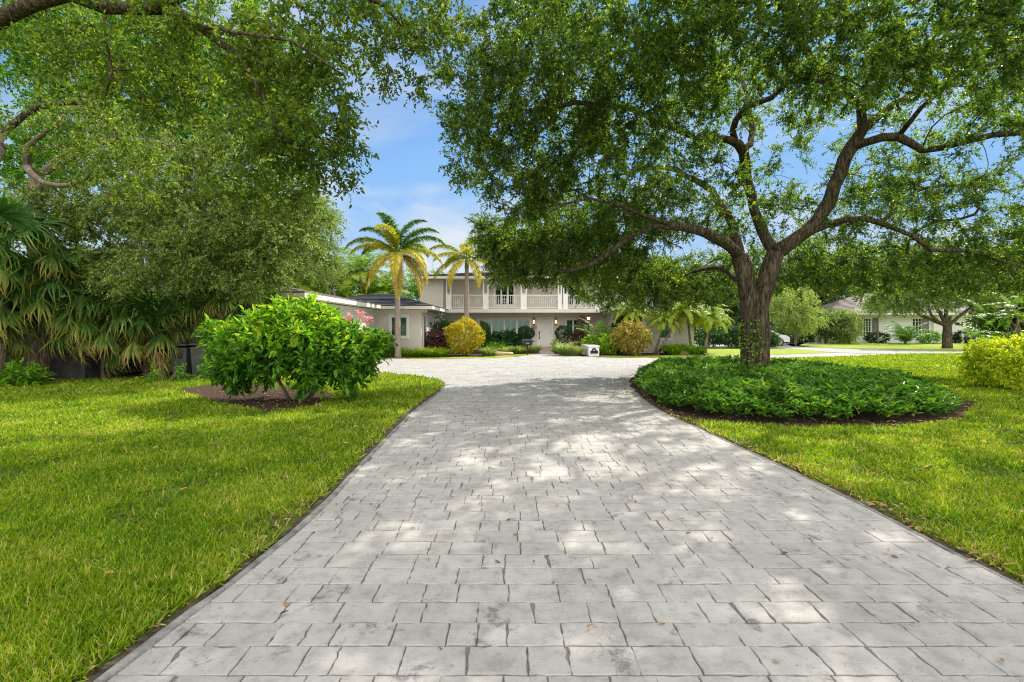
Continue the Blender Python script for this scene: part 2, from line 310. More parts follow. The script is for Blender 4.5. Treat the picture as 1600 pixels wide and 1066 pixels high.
class Skel:
    def __init__(s, cap=40000): s.P = np.zeros((cap, 3)); s.par = np.full(cap, -1); s.rm = np.zeros(cap); s.tg = [None] * cap; s.n = 0; s.w = np.zeros(cap)
    def _add(s, p, par, r, t): i = s.n; s.P[i] = p; s.par[i] = par; s.rm[i] = r; s.tg[i] = t; s.n += 1; return i
    def limb(s, pts, r0, r1, t='limb', jit=0.015, step=0.28, parent='near'):
        pp = smooth_path(pts, step, jit)
        par = -1
        if s.n and parent == 'near': par = int(np.argmin(((s.P[:s.n] - pp[0]) ** 2).sum(1)))
        m = len(pp); prev = par
        for i, p in enumerate(pp):
            if i == 0 and par >= 0 and np.linalg.norm(s.P[par] - p) < .05: continue
            prev = s._add(p, prev, r0 + (r1 - r0) * (i / max(1, m - 1)) ** .8, t)
        return prev
    def grow(s, T, step=0.3, wob=0.07, t='branches', lo=0, droop=0.0):
        d0 = np.array([((s.P[lo:s.n] - q) ** 2).sum(1).min() for q in T]) if len(T) else []
        for k in np.argsort(d0):
            q = T[k]; D = np.sqrt(((s.P[lo:s.n] - q) ** 2).sum(1)) + s.w[lo:s.n]
            j = lo + int(np.argmin(D)); d = np.linalg.norm(q - s.P[j])
            if d < 0.08: continue
            pp = s.par[j]; dirn = s.P[j] - s.P[pp] if pp >= 0 else np.array([0, 0, 1.0]); dirn = dirn / (np.linalg.norm(dirn) + 1e-9)
            n = max(1, int(round(d / step))); c = s.P[j] + dirn * d * .4 + rng.normal(0, wob, 3) * d
            prev = j
            for i in range(1, n + 1):
                u = i / n; x = (1 - u) ** 2 * s.P[j] + 2 * u * (1 - u) * c + u * u * q
                if i < n: x = x + rng.normal(0, wob * .35 * step, 3)
                prev = s._add(x, prev, 0, t)
    def radii(s, tip=0.0035, e=2.4, cap=None):
        r = np.zeros(s.n); acc = np.zeros(s.n)
        for i in range(s.n - 1, -1, -1):
            ri = max(tip, acc[i] ** (1 / e)) if acc[i] > 0 else tip
            if s.rm[i] > 0: ri = max(s.rm[i], min(ri, s.rm[i] * 1.25))
            elif cap: ri = min(ri, cap)
            r[i] = ri
            if s.par[i] >= 0: acc[s.par[i]] += ri ** e
        return r
    def build(s, parent, mats, names=None, tip=0.0035, cap=0.09, wob=None, e=2.4):
        r = s.radii(tip, e, cap); ch = [[] for _ in range(s.n)]
        for i in range(s.n):
            if s.par[i] >= 0: ch[s.par[i]].append(i)
        bags = {}
        starts = [(-1, i) for i in range(s.n) if s.par[i] < 0]
        while starts:
            par, i = starts.pop()
            chain = [par, i] if par >= 0 else [i]; t = s.tg[i]; cur = i
            while True:
                c = ch[cur]
                if not c: break
                same = [x for x in c if s.tg[x] == t]
                best = max(same, key=lambda x: r[x]) if same else None
                for x in c:
                    if x != best: starts.append((cur, x))
                if best is None: break
                chain.append(best); cur = best
            if len(chain) < 2: continue
            rr = r[chain].copy()
            if par >= 0: rr[0] = min(rr[0], rr[1] * 1.15)
            mr = rr.max(); sides = 14 if mr > .12 else 8 if mr > .045 else 5 if mr > .012 else 3
            V, F = tube(s.P[chain], rr, sides, cap=mr > .02, wob=(0.22 if mr > .12 else 0.0))
            bags.setdefault(t, Bag()).add(V, F)
        for t, b in bags.items():
            nm = (names or {}).get(t, t); b.build(nm, mats, parent, smooth=True)
def blob_points(blobs):
    """blobs: (x,y,z,rx,ry,rz,n)"""
    P, C = [], []
    for x, y, z, rx, ry, rz, n in blobs:
        n = int(n); d = nrm(rng.normal(size=(n, 3))); q = rng.random(n) ** 0.45
        P.append(np.array([x, y, z]) + d * q[:, None] * np.array([rx, ry, rz])); C.append(np.tile([x, y, z], (n, 1)))
    return np.vstack(P), np.vstack(C)
def sprigs(bag, T, C, k, m, L_, ln, wd, tpl, droop=0.3, up=0.9, spread=1.0, twigs=None, rmean=.45, rsd=.22, tip=0.0):
    n = len(T); T2 = np.repeat(T, k, 0); out_ = nrm(T2 - np.repeat(C, k, 0) + 1e-6)
    d = nrm(out_ * .55 + rng.normal(size=(n * k, 3)) * spread * .75 + np.array([0, 0, -droop])); LL = L_ * rng.uniform(.55, 1.25, n * k)
    base = T2 + rng.normal(0, .06 * L_, (n * k, 3))
    tt = (np.arange(m) + rng.random((n * k, m)) * .8) / m
    pos = base[:, None] + d[:, None] * (tt * LL[:, None])[..., None]; pos[..., 2] -= droop * .35 * LL[:, None] * tt ** 2
    ax = d[:, None] * .6 + rng.normal(size=(n * k, m, 3)) * .62 + np.array([0, 0, -droop * .5])
    nn = rng.normal(size=(n * k, m, 3)) * .6 + np.array([0, 0, up])
    rb = np.repeat(rng.normal(0, .10, n * k), m)
    N = n * k * m; s = rng.uniform(.65, 1.3, N)
    bag.leaf(pos.reshape(-1, 3), ax.reshape(-1, 3), nn.reshape(-1, 3), ln * s, wd * s, np.clip(rng.normal(rmean, rsd, N) + rb, 0, 1), tpl, tip=tip)
    if twigs is not None:
        sub = np.arange(n * k)
        for i in sub:
            e = base[i] + d[i] * LL[i]; e[2] -= droop * .35 * LL[i]; mid = base[i] + d[i] * LL[i] * .5; mid[2] -= droop * .08 * LL[i]
            V, F = tube([T2[i], mid, e], [twigs, twigs * .7, twigs * .3], 3, cap=False); twigbag[0].add(V, F)
twigbag = [Bag()]

def in_poly(X, Y, poly):
    x, y = np.asarray(X), np.asarray(Y); r = np.zeros(x.shape, bool); n = len(poly)
    for i in range(n):
        x1, y1 = poly[i]; x2, y2 = poly[(i + 1) % n]
        c = ((y1 > y) != (y2 > y)) & (x < (x2 - x1) * (y - y1) / (y2 - y1 + 1e-12) + x1); r ^= c
    return r
def sheet(name, poly, z, mat, thick=0.08, kind='structure', lab=None):
    p = [(x, y) for x, y in poly]; n = len(p)
    a = sum(p[i][0] * p[(i + 1) % n][1] - p[(i + 1) % n][0] * p[i][1] for i in range(n))
    if a < 0: p = p[::-1]
    v = [(x, y, z) for x, y in p] + [(x, y, z - thick) for x, y in p]
    f = [list(range(n))] + [[i + n, (i + 1) % n + n, (i + 1) % n, i] for i in range(n)]
    o = mesh_obj(name, v, f, mat); tag(o, kind=kind)
    if lab: o['label'] = lab
    return o
def rough_poly(poly, step=0.25, amp=0.03, closed=True):
    o = []; n = len(poly)
    for i in range(n if closed else n - 1):
        a, b = np.array(poly[i]), np.array(poly[(i + 1) % n]); d = np.linalg.norm(b - a); k = max(1, int(d / step)); nn = np.array([-(b - a)[1], (b - a)[0]]) / (d + 1e-9)
        for j in range(k):
            q = a + (b - a) * j / k; w = mnoise.noise(Vector((q[0] * 2.1, q[1] * 2.1, 3))) * amp + mnoise.noise(Vector((q[0] * 9, q[1] * 9, 7))) * amp * .4
            o.append(tuple(q + nn * w))
    return o
class MB:
    def __init__(s): s.v, s.f = [], []
    def box(s, x0, x1, y0, y1, z0, z1):
        i = len(s.v); s.v += [(x0, y0, z0), (x1, y0, z0), (x1, y1, z0), (x0, y1, z0), (x0, y0, z1), (x1, y0, z1), (x1, y1, z1), (x0, y1, z1)]
        s.f += [(i + a, i + b, i + c, i + d) for a, b, c, d in ((0, 3, 2, 1), (4, 5, 6, 7), (0, 1, 5, 4), (1, 2, 6, 5), (2, 3, 7, 6), (3, 0, 4, 7))]; return s
    def raw(s, v, f):
        i = len(s.v); s.v += [tuple(q) for q in v]
        for q in f:
            q = [int(a) for a in q]; q2 = [a for k, a in enumerate(q) if a != q[k - 1]]
            s.f.append(tuple(a + i for a in q2))
        return s
    def cyl(s, x, y, z0, z1, r0, r1=None, sides=12):
        r1 = r0 if r1 is None else r1; V, F = tube([(x, y, z0), (x, y, z1)], [r0, r1], sides); return s.raw(V, F)
    def build(s, name, mat, parent=None, bevel=0.0, smooth=False):
        o = mesh_obj(name, s.v, s.f, mat, parent, smooth=smooth)
        if bevel:
            b = o.modifiers.new('bevel', 'BEVEL'); b.width = bevel; b.segments = 2; b.limit_method = 'ANGLE'
        return o

# ------------------------------------------------------------------ ground, lawns, driveway
mesh_obj('ground', [(-400, -60, -.07), (400, -60, -.07), (400, 500, -.07), (-400, 500, -.07)], [(0, 1, 2, 3)], M_fargrass)['kind'] = 'structure'
LEFT = [(-1.75, 0), (-1.72, 2.06), (-1.68, 2.41), (-1.61, 3.06), (-1.56, 3.96), (-1.63, 5.48), (-1.68, 6.79), (-1.72, 8.9), (-1.66, 11.6), (-1.75, 13.0), (-2.1, 14.1), (-2.9, 15.0), (-4.2, 15.9), (-6.2, 16.6), (-7.15, 16.8)]
RIGHT = [(2.95, 0), (2.95, 2.5), (2.93, 3.3), (2.95, 3.9), (2.92, 5.0), (2.78, 6.95), (2.68, 8.57), (2.75, 10.2), (3.05, 12.0), (3.7, 14.0), (4.6, 15.9), (6.0, 17.8), (8.5, 20.2), (12.3, 23.4), (16.9, 24.9), (21.3, 27.0), (26.5, 27.7), (40, 28.5)]
FAR = [(-7.15, 25.4), (-6.7, 24.1), (-4.6, 23.2), (-1.0, 23.9), (.4, 25.3), (1.2, 27.5), (1.55, 31.0), (3.2, 31.0), (3.3, 27.2), (3.6, 25.6), (4.3, 25.1), (5.3, 24.3), (8.0, 24.0), (12.3, 25.7), (13.9, 26.4), (19.5, 29.1), (23.5, 31.5)]
class FARP:
    poly = FAR + [(23.5, 33), (-7.15, 33)]
    @staticmethod
    def contains(c): return bool(in_poly(np.array([c[0]]), np.array([c[1] - .3]), FARP.poly)[0])
def interp(poly, y): return np.interp(y, [p[1] for p in poly], [p[0] for p in poly])
# sand under and between the pavers
sheet('driveway_base', [(-7.15, -3)] + [(-9, -3)] + [(-9, 33)] + [(33, 33), (33, -3)], -0.010, M_joint, 0.05)
def build_pavers():
    b = Bag(); y = -1.6; row = 0; W_ = 0.187
    while y < 31.5:
        y1 = y + W_ * random.choice((0.97, 1.0, 1.03)); g = 0.0028
        xl0, xl1 = (interp(LEFT, max(y, 0)), interp(LEFT, max(y1, 0))); xr0, xr1 = interp(RIGHT, max(y, 0)), interp(RIGHT, max(y1, 0))
        if y > 16.7: xl0 = xl1 = -7.2
        if y > 15.5: xr0 = min(xr0, 31); xr1 = min(xr1, 31)
        if y > 21: xr0 = xr1 = 27
        if y > 24: xl0 = xl1 = -7.2
        x = min(xl0, xl1); xe = max(xr0, xr1); x0 = x - random.random() * .2
        near = y < 6.5; n = 5 if near else 2
        while x0 < xe:
            wdt = random.choice((.285, .285, .27, .30, .19, .145)); x1 = x0 + wdt
            def edge(p, q, amp, nn):
                t = np.linspace(0, 1, nn + 1)[:-1, None]; e = np.array(p) + (np.array(q) - np.array(p)) * t
                if amp: e[1:] += rng.normal(0, amp, (nn - 1, 2))
                return e
            cr = lambda: rng.normal(0, .008) if random.random() < .3 else 0.0
            gy = .0045; A_ = (x0 + g, y + gy); B_ = (x1 - g, y + gy); C_ = (x1 - g + cr(), y1 - gy); D_ = (x0 + g, y1 - gy)
            amp = .0033 if near else 0
            P = np.vstack([edge(A_, B_, amp, n), edge(B_, C_, amp, n), edge(C_, D_, amp, n), edge(D_, A_, amp, n)])
            # clip to the driveway border (a slanted end paver)
            tl = np.interp(P[:, 1], [y, y1], [xl0, xl1]); tr_ = np.interp(P[:, 1], [y, y1], [xr0, xr1])
            P[:, 0] = np.clip(P[:, 0], tl, tr_)
            x0 = x1
            if P[:, 0].max() - P[:, 0].min() < .03: continue
            c = P.mean(0)
            if y > 24 and FARP.contains(c): continue
            h = 0.0 + rng.normal(0, .0012); m = len(P); tx, ty = rng.normal(0, .0025, 2)
            inner = c + (P - c) * (1 - .004 / np.maximum(.05, np.linalg.norm(P - c, axis=1)))[:, None]
            zt = h + (inner[:, 0] - c[0]) * tx + (inner[:, 1] - c[1]) * ty
            V = np.vstack([np.c_[P, np.full(m, -.02)], np.c_[P, zt - .004], np.c_[inner, zt], [[c[0], c[1], h]]])
            k = np.arange(m); k2 = (k + 1) % m
            F = np.vstack([np.stack([a * m + k, a * m + k2, (a + 1) * m + k2, (a + 1) * m + k], 1) for a in (0, 1)])
            F = np.vstack([F[:, (0, 1, 2)], F[:, (0, 2, 3)], np.stack([2 * m + k, 2 * m + k2, np.full(m, 3 * m)], 1)])
            b.add(V, F, np.full(len(V), np.clip(rng.normal(.5, .17), 0, 1)))
        y = y1; row += 1
    o = b.build('driveway', M_paver); tag(o, kind='structure')
build_pavers()
# cement edging along the left border
def strip(name, path, w, z, mat, side, h=.03):
    P = smooth_path([(*p, 0) for p in path], .18)[:, :2]; t = np.gradient(P, axis=0); nn = np.stack([-t[:, 1], t[:, 0]], 1); nn /= np.linalg.norm(nn, axis=1)[:, None]
    wv = np.array([w * (1 + .5 * mnoise.noise(Vector((q[0] * 3, q[1] * 3, 1)))) for q in P])
    Q = P + nn * (side * wv)[:, None]; Mm = P + nn * (side * wv * .55)[:, None]; n = len(P)
    zz = lambda q, d: np.array([z + d + .006 * mnoise.noise(Vector((a[0] * 7, a[1] * 7, 2))) for a in q])
    V = np.vstack([np.c_[P, np.full(n, z - h)], np.c_[P, zz(P, 0)], np.c_[Mm, zz(Mm, .004)], np.c_[Q, zz(Q, -.012)], np.c_[Q, np.full(n, z - .1)]])
    F = [];
    for a in range(4):
        for i in range(n - 1): F.append((a * n + i, a * n + i + 1, (a + 1) * n + i + 1, (a + 1) * n + i))
    return tag(mesh_obj(name, V, F, mat, smooth=True), kind='structure')
strip('kerb', LEFT, .07, .006, M_curb, 1)
strip('kerb', RIGHT[:11], .035, .004, M_curb, -1)

def off(poly, d):
    P = np.array(poly); t = np.gradient(P, axis=0); nn = np.stack([-t[:, 1], t[:, 0]], 1); nn /= np.linalg.norm(nn, axis=1)[:, None]; return [tuple(q) for q in P + nn * d]
LL_ = off(LEFT, .06)
lawnL = [(-30, -3)] + [(-1.84, -3)] + LL_ + [(-7.15, 17.0), (-30, 17.0)]
soilL = rough_poly(lawnL, .3, .0)
sheet('soil', lawnL, .004, M_soil, .1)
def lawn_inner(path, d, amp, side):
    P = smooth_path([(*p, 0) for p in path], .15)[:, :2]; t = np.gradient(P, axis=0); nn = np.stack([-t[:, 1], t[:, 0]], 1); nn /= np.linalg.norm(nn, axis=1)[:, None]
    return [tuple(q + m * side * (d + amp * (mnoise.noise(Vector((q[0] * 1.3, q[1] * 1.3, 5))) + .6 * mnoise.noise(Vector((q[0] * 6, q[1] * 6, 9)))))) for q, m in zip(P, nn)]
inL = lawn_inner(LEFT[1:], .10, .09, 1)
TURF_L = [(-30, 1.2)] + [(-1.9, 1.2)] + inL + [(-8, 17.0), (-9.2, 15.2), (-10, 14.6), (-12, 13.9), (-14.5, 13.0), (-30, 12.0)]
sheet('lawn', TURF_L, .010, M_turf, .02)
# bed under the oak and lawn to the right
BED = [(2.95, 11.4), (2.75, 9.9), (2.85, 8.6), (3.2, 7.9), (3.95, 7.5), (4.93, 7.4), (6.1, 7.55), (7.2, 8.0), (8.15, 8.9), (9.1, 10.8), (9.3, 13), (8.6, 15.2), (7.2, 16.6), (5.6, 16.9), (4.4, 15.8), (3.5, 13.6)]
lawnR = [(2.99, -3)] + off(RIGHT, -.03) + [(40, -3)]
sheet('soil', lawnR, .004, M_soil, .1)
inR = lawn_inner(RIGHT[1:], .06, .07, -1)
TURF_R = [(3.1, 1.2)] + inR + [(40, 28.3), (40, 1.2)]
sheet('lawn', TURF_R, .010, M_turf, .02)
# planted bed and grass strip before the house
sheet('soil', FAR + [(23.5, 33), (-7.15, 33)], .008, M_mulch, .1)
STRIP = FAR[1:6] + [(1.3, 27.4), (.9, 28.0), (.3, 27.0), (-.4, 26.0), (-1.5, 24.75), (-4.6, 24.0), (-6.6, 24.6)]
sheet('lawn', STRIP, .016, M_fargrass, .05)
STRIP2 = FAR[10:] + [(23.6, 33.5), (12.6, 33.5), (11.5, 28.4), (8.2, 26.0), (6, 25.6), (4.7, 26.0)]
sheet('lawn', STRIP2, .016, M_fargrass, .05)
sheet('mulch', rough_poly([G(250, 612), G(330, 600), G(420, 601), G(520, 610), G(540, 622), G(500, 640), G(420, 650), G(350, 640), G(300, 622)], .2, .12), .016, M_mulch, .03)
sheet('mulch', rough_poly([(8.0, 8.5), (8.9, 8.8), (9.3, 9.6), (9.2, 11), (8.9, 13), (8.8, 15), (7.2, 17), (5.5, 17.2), (4.2, 15.8), (3.2, 13.4), (2.93, 11.6), (2.80, 9.9), (2.85, 8.4), (3.05, 7.75), (3.9, 7.37), (5, 7.29), (6.2, 7.4), (7.3, 7.85)], .2, .14), .017, M_mulch, .03)
sheet('mulch', rough_poly([(11.5, 10.9), (13, 10.7), (16, 11.2), (20, 11.5), (20, 13.3), (12, 12.8)], .2, .12), .017, M_mulch, .03)
# street, the neighbour's lawn and path
sheet('street', [(21.3, 27.0), (27.8, 27.6), (60, 30.5), (60, 33.8), (28.2, 30.6), (23.0, 34.5), (19.8, 42), (10, 47), (6, 47), (16.5, 41), (19.5, 34), (19.2, 29.0)], .022, M_street, .1)
sheet('lawn', [(22.5, 36.0), (28.4, 30.9), (60, 34.2), (90, 47.3), (40, 47.3), (26, 47.0)], .030, M_fargrass, .14)
sheet('path', [(20.2, 41.5), (21.8, 37.6), (25.8, 46.9), (28.5, 46.9), (27.5, 42)], .034, M_street, .1)

# ---- grass blades
SHRUBPATCH = [G(270, 612), G(330, 602), G(420, 603), G(510, 612), G(525, 622), G(490, 638), G(420, 646), G(360, 636), G(310, 622)]
def grass2(name, poly, holes, n, y0, y1, side, lab, hgt=.075, wid=.0095):
    u = rng.random(n); Y = y0 * (y1 / y0) ** u; s = rng.uniform(0.0, 1.42, n) * side; X = s * Y
    k = in_poly(X, Y, poly)
    for h in holes: k &= ~in_poly(X, Y, h)
    X, Y = X[k], Y[k]
    pn = np.array([mnoise.noise(Vector((a * 1.5, b * 1.5, 0))) + .5 * mnoise.noise(Vector((a * 5, b * 5, 4))) for a, b in zip(X, Y)])
    k = rng.random(len(X)) < np.clip(.80 + 1.3 * pn, .12, 1) * np.clip(.35 + 1.1 * np.abs(X - interp(LEFT if side < 0 else RIGHT, Y)), .35, 1); X, Y, pn = X[k], Y[k], pn[k]
    m = len(X); sc = np.maximum(1, Y / 4.0) ** .9; hs = np.maximum(1, Y / 6) ** .3
    pos = np.stack([X, Y, np.full(m, .006)], 1); ax = np.stack([rng.normal(0, .75, m), rng.normal(0, .75, m), np.ones(m)], 1)
    s = rng.uniform(.4, 1.2, m)
    b = Bag(); b.leaf(pos, ax, rng.normal(size=(m, 3)), hgt * s * hs, wid * sc * rng.uniform(.7, 1.3, m), np.clip(rng.normal(.46, .26, m) + .2 * pn + .4 * (rng.random(m) < .5) * np.exp(-np.abs(X - interp(LEFT if side < 0 else RIGHT, Y)) / .22), 0, 1), T_grass, tip=.25)
    tag(b.build(name, M_grass), lab, 'grass', kind='stuff')
grass2('grass', TURF_L, [SHRUBPATCH], 680000, 1.7, 17.5, -1, 'green lawn grass left of the paved driveway')
bedhole = [(8.4, 8.9), (9.2, 9.6), (9.1, 11), (8.9, 13), (8.8, 15), (7.2, 16.8), (5.5, 17.0), (4.2, 15.8), (3.2, 13.4), (2.5, 11.6), (2.5, 8.4), (3.05, 7.7), (3.9, 7.37), (5, 7.29), (6.2, 7.42), (7.3, 7.87)]
hedgehole = [(11.6, 11.0), (13, 10.9), (16, 11.3), (20, 11.6), (20, 13.2), (12, 12.7)]
grass2('grass', TURF_R, [bedhole, hedgehole], 640000, 2.1, 30, 1, 'sunlit lawn grass right of the driveway around the oak bed', hgt=.065)

# fallen leaves
def litter(name, pts, ln, lab, z=.02):
    m = len(pts); pos = np.c_[pts, np.full(m, z) + rng.random(m) * .012]; a = rng.normal(size=(m, 3)) * [1, 1, .18]; nn = rng.normal(size=(m, 3)) * .35 + [0, 0, 1]
    b = Bag(); s = rng.uniform(.6, 1.3, m); b.leaf(pos, a, nn, ln * s, ln * .42 * s, rng.random(m), T_leaf); tag(b.build(name, M_litter), lab, 'fallen leaves', kind='stuff')
def edge_pts(path, n, sd, d, side):
    P = smooth_path([(*p, 0) for p in path], .1)[:, :2]; t = np.gradient(P, axis=0); nn = np.stack([-t[:, 1], t[:, 0]], 1); nn /= np.linalg.norm(nn, axis=1)[:, None]
    w = 1 / np.maximum(1, P[:, 1]) ** .8; i = rng.choice(len(P), n, p=w / w.sum()); return P[i] + nn[i] * (side * (d + np.abs(rng.normal(0, sd, n))))[:, None] + rng.normal(0, .02, (n, 2))
litter('fallen_leaves', edge_pts(LEFT[1:10], 260, .10, .12, 1), .05, 'brown dry leaves along the left driveway edge')
litter('fallen_leaves', edge_pts(RIGHT[1:11], 620, .10, .05, -1), .055, 'brown dry leaves along the right driveway edge')
P = np.stack([rng.uniform(-12, -2, 900), rng.uniform(2, 14, 900)], 1); litter('fallen_leaves', P[in_poly(P[:, 0], P[:, 1], TURF_L)], .06, 'scattered dry leaves on the left lawn', .05)
P = np.stack([rng.uniform(3, 14, 1200), rng.uniform(3, 14, 1200)], 1); litter('fallen_leaves', P[in_poly(P[:, 0], P[:, 1], TURF_R) & ~in_poly(P[:, 0], P[:, 1], BED)], .06, 'scattered dry leaves on the right lawn', .04)
P = np.stack([rng.uniform(-1.5, 2.8, 110), rng.uniform(2, 16, 110) ** 1.0], 1); litter('fallen_leaves', P, .045, 'few small dry leaves scattered over the paved driveway', .008)
th = rng.uniform(0, 2 * math.pi, 900); P = np.stack([6 + 3.4 * np.cos(th) * rng.uniform(.85, 1.04, 900), 12 + 4.75 * np.sin(th) * rng.uniform(.9, 1.03, 900)], 1); litter('fallen_leaves', P, .06, 'dry leaves and chips around the rim of the oak bed', .025)
P = np.stack([rng.normal(-4.0, 1.0, 1300), rng.normal(10.0, .8, 1300)], 1); litter('fallen_leaves', P[in_poly(P[:, 0], P[:, 1], SHRUBPATCH)], .05, 'dry leaves under the pink flowering bush', .025)

# ---- ground cover in the oak bed
def cover():
    n = 23000; X = rng.uniform(2.5, 9.5, n); Y = rng.uniform(7.2, 17.1, n); k = in_poly(X, Y, BED); k &= rng.random(n) < np.clip(1.5 - Y / 14, .5, 1); X, Y = X[k], Y[k]
    B = np.array(BED); de = np.array([np.min(np.hypot(B[:, 0] - x, B[:, 1] - y)) for x, y in zip(X, Y)])
    bed2 = np.array([p for p in rough_poly(BED, .25, 0)]); de = np.array([np.min(np.hypot(bed2[:, 0] - x, bed2[:, 1] - y)) for x, y in zip(X, Y)])
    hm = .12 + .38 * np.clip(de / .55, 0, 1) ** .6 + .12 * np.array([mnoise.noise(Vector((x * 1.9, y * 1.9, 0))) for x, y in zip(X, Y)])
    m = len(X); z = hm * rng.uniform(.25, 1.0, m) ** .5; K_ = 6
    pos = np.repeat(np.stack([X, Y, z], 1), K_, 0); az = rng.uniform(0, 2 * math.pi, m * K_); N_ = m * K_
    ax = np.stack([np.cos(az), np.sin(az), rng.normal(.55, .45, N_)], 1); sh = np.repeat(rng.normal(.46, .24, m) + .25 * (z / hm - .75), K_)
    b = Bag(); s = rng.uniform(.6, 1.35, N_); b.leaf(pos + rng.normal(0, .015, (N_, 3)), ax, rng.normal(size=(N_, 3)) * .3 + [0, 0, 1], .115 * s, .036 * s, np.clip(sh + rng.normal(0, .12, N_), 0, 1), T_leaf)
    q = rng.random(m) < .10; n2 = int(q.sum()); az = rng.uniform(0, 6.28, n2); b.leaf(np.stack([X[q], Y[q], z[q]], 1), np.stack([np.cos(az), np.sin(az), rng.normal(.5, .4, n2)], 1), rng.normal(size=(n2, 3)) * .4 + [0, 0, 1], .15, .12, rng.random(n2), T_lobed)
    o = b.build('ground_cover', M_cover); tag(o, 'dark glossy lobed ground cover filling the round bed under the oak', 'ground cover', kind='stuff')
cover()

# ------------------------------------------------------------------ the house
HOUSE = empty('house', (0, 32.6, 0), 'grey stucco two storey house with white balcony, white front door and low tiled wings', 'house')
WY, WZ = 32.6, 2.5
def wall(mb, x0, x1, z0, z1, y, th, holes):
    """wall facing -Y at depth y, holes (xa,xb,za,zb)"""
    xs = sorted({x0, x1, *[h[0] for h in holes], *[h[1] for h in holes]})
    for a, b in zip(xs[:-1], xs[1:]):
        hs = sorted([(h[2], h[3]) for h in holes if h[0] <= a + 1e-6 and h[1] >= b - 1e-6]); z = z0
        for p, q in hs:
            if p > z: mb.box(a, b, y, y + th, z, p)
            z = q
        if z1 > z: mb.box(a, b, y, y + th, z, z1)
def window(x0, x1, z0, z1, y, n, parent, casing=.09, shutters=True, name='window'):
    f = MB(); c = casing
    f.box(x0 - c, x1 + c, y - .03, y + .02, z1, z1 + c + .02).box(x0 - c - .02, x1 + c + .02, y - .06, y + .02, z0 - c, z0)
    f.box(x0 - c, x0, y - .03, y + .02, z0, z1).box(x1, x1 + c, y - .03, y + .02, z0, z1)
    w = (x1 - x0) / n; s = .055
    for i in range(n):
        a, b = x0 + i * w, x0 + (i + 1) * w
        f.box(a, a + s, y + .03, y + .09, z0, z1).box(b - s, b, y + .03, y + .09, z0, z1).box(a + s, b - s, y + .03, y + .09, z1 - s, z1).box(a + s, b - s, y + .03, y + .09, z0, z0 + s)
    fo = f.build(name, M_white, parent)
    for i in range(n):
        a, b = x0 + i * w + s, x0 + (i + 1) * w - s
        p = MB(); p.box(a, b, y + .055, y + .062, z0 + s, z1 - s); p.build('pane', M_glass, fo)
        if shutters:
            st = MB(); m = (a + b) / 2; st.box(m - .055, m + .055, y + .11, y + .14, z0, z1)
            st.build('shutter_stile', M_white, fo)
            for xa, xb in ((a, m - .055), (m + .055, b)):
                sh = MB(); sh.box(xa, xb, y + .142, y + .15, z0, z1); z = z0 + .02
                while z < z1 - .03: sh.box(xa, xb, y + .125, y + .1419, z, z + .055); z += .075
                sh.build('shutter', M_shutter, fo)
    bk = MB(); bk.box(x0, x1, y + .17, y + .19, z0, z1); bk.build('interior', M_interior, fo)
    return fo
w = MB()
WIN1 = (-2.22, 1.19, .62, 2.05); WIN2 = (3.64, 4.58, .78, 2.05); DOOR = (1.76, 2.64, .16, 2.08)
wall(w, -4.75, 7.0, 0, 2.5, WY, .2, [WIN1, WIN2, (DOOR[0] - .05, DOOR[1] + .05, 0, DOOR[3] + .05)])
w.box(-4.75, 7, WY + .2, WY + 6, 0, 2.49)
UW = (-1.15, .15, 3.0, 4.4); UW2 = (3.3, 4.6, 3.0, 4.4)
wall(w, -5.9, 9.5, 2.72, 4.62, WY - .003, .2, [UW, UW2]); w.box(-5.9, 9.5, WY + .197, WY + 6, 2.71, 4.61)
w.box(-5.95, -4.45, 31.4, WY - .01, 2.74, 4.62)       # upper left bay
LY = 25.5; LW = (-6.36, -5.50, 1.02, 2.08)
wall(w, -7.2, -4.75, 0, 2.44, LY, .2, [LW])
w.box(-4.95, -4.75, LY + .2, 26.15, 0, 2.44); w.box(-4.95, -4.75, 26.95, WY - .002, 0, 2.44); w.box(-4.95, -4.75, 26.15, 26.95, 2.12, 2.44)
w.box(-7.4, -7.2, 16.4, LY - .002, 0, 2.44); w.box(-14.5, -7.4, 16.4, 16.6, 0, 2.44); w.box(-14.5, -14.3, 16.6, 30, 0, 2.44)
RW = (8.63, 9.35, .85, 2.0)
wall(w, 6.3, 10.7, 0, 2.5, 28.6, .2, [RW]); w.box(6.3, 6.5, 28.8, WY, 0, 2.5); w.box(10.5, 10.7, 28.8, 38, 0, 2.5)
w.build('wall', M_stucco, HOUSE)
window(*WIN1, WY, 4, HOUSE); window(*WIN2, WY, 2, HOUSE)
window(*UW, WY, 3, HOUSE, shutters=False); window(*UW2, WY, 3, HOUSE, shutters=False)
window(*LW, LY, 1, HOUSE); window(*RW, 28.6, 1, HOUSE)
sw = MB(); sw.box(-4.755, -4.72, 26.08, 26.15, .3, 2.18).box(-4.755, -4.72, 26.95, 27.02, .3, 2.18).box(-4.755, -4.72, 26.08, 27.02, 2.12, 2.2).box(-4.80, -4.74, 26.15, 26.25, .3, 2.12).box(-4.80, -4.74, 26.85, 26.95, .3, 2.12).box(-4.80, -4.74, 26.25, 26.85, .3, .42)
so_ = sw.build('side_window', M_white, HOUSE); p = MB(); p.box(-4.79, -4.78, 26.25, 26.85, .42, 2.12); p.build('pane', M_glass, so_); p = MB(); p.box(-4.93, -4.9, 26.16, 26.94, .31, 2.11); p.build('interior', M_interior, so_)
w = MB(); w.box(-4.94, -4.755, 26.15, 26.95, 0, .3); w.build('sill_wall', M_stucco, HOUSE)
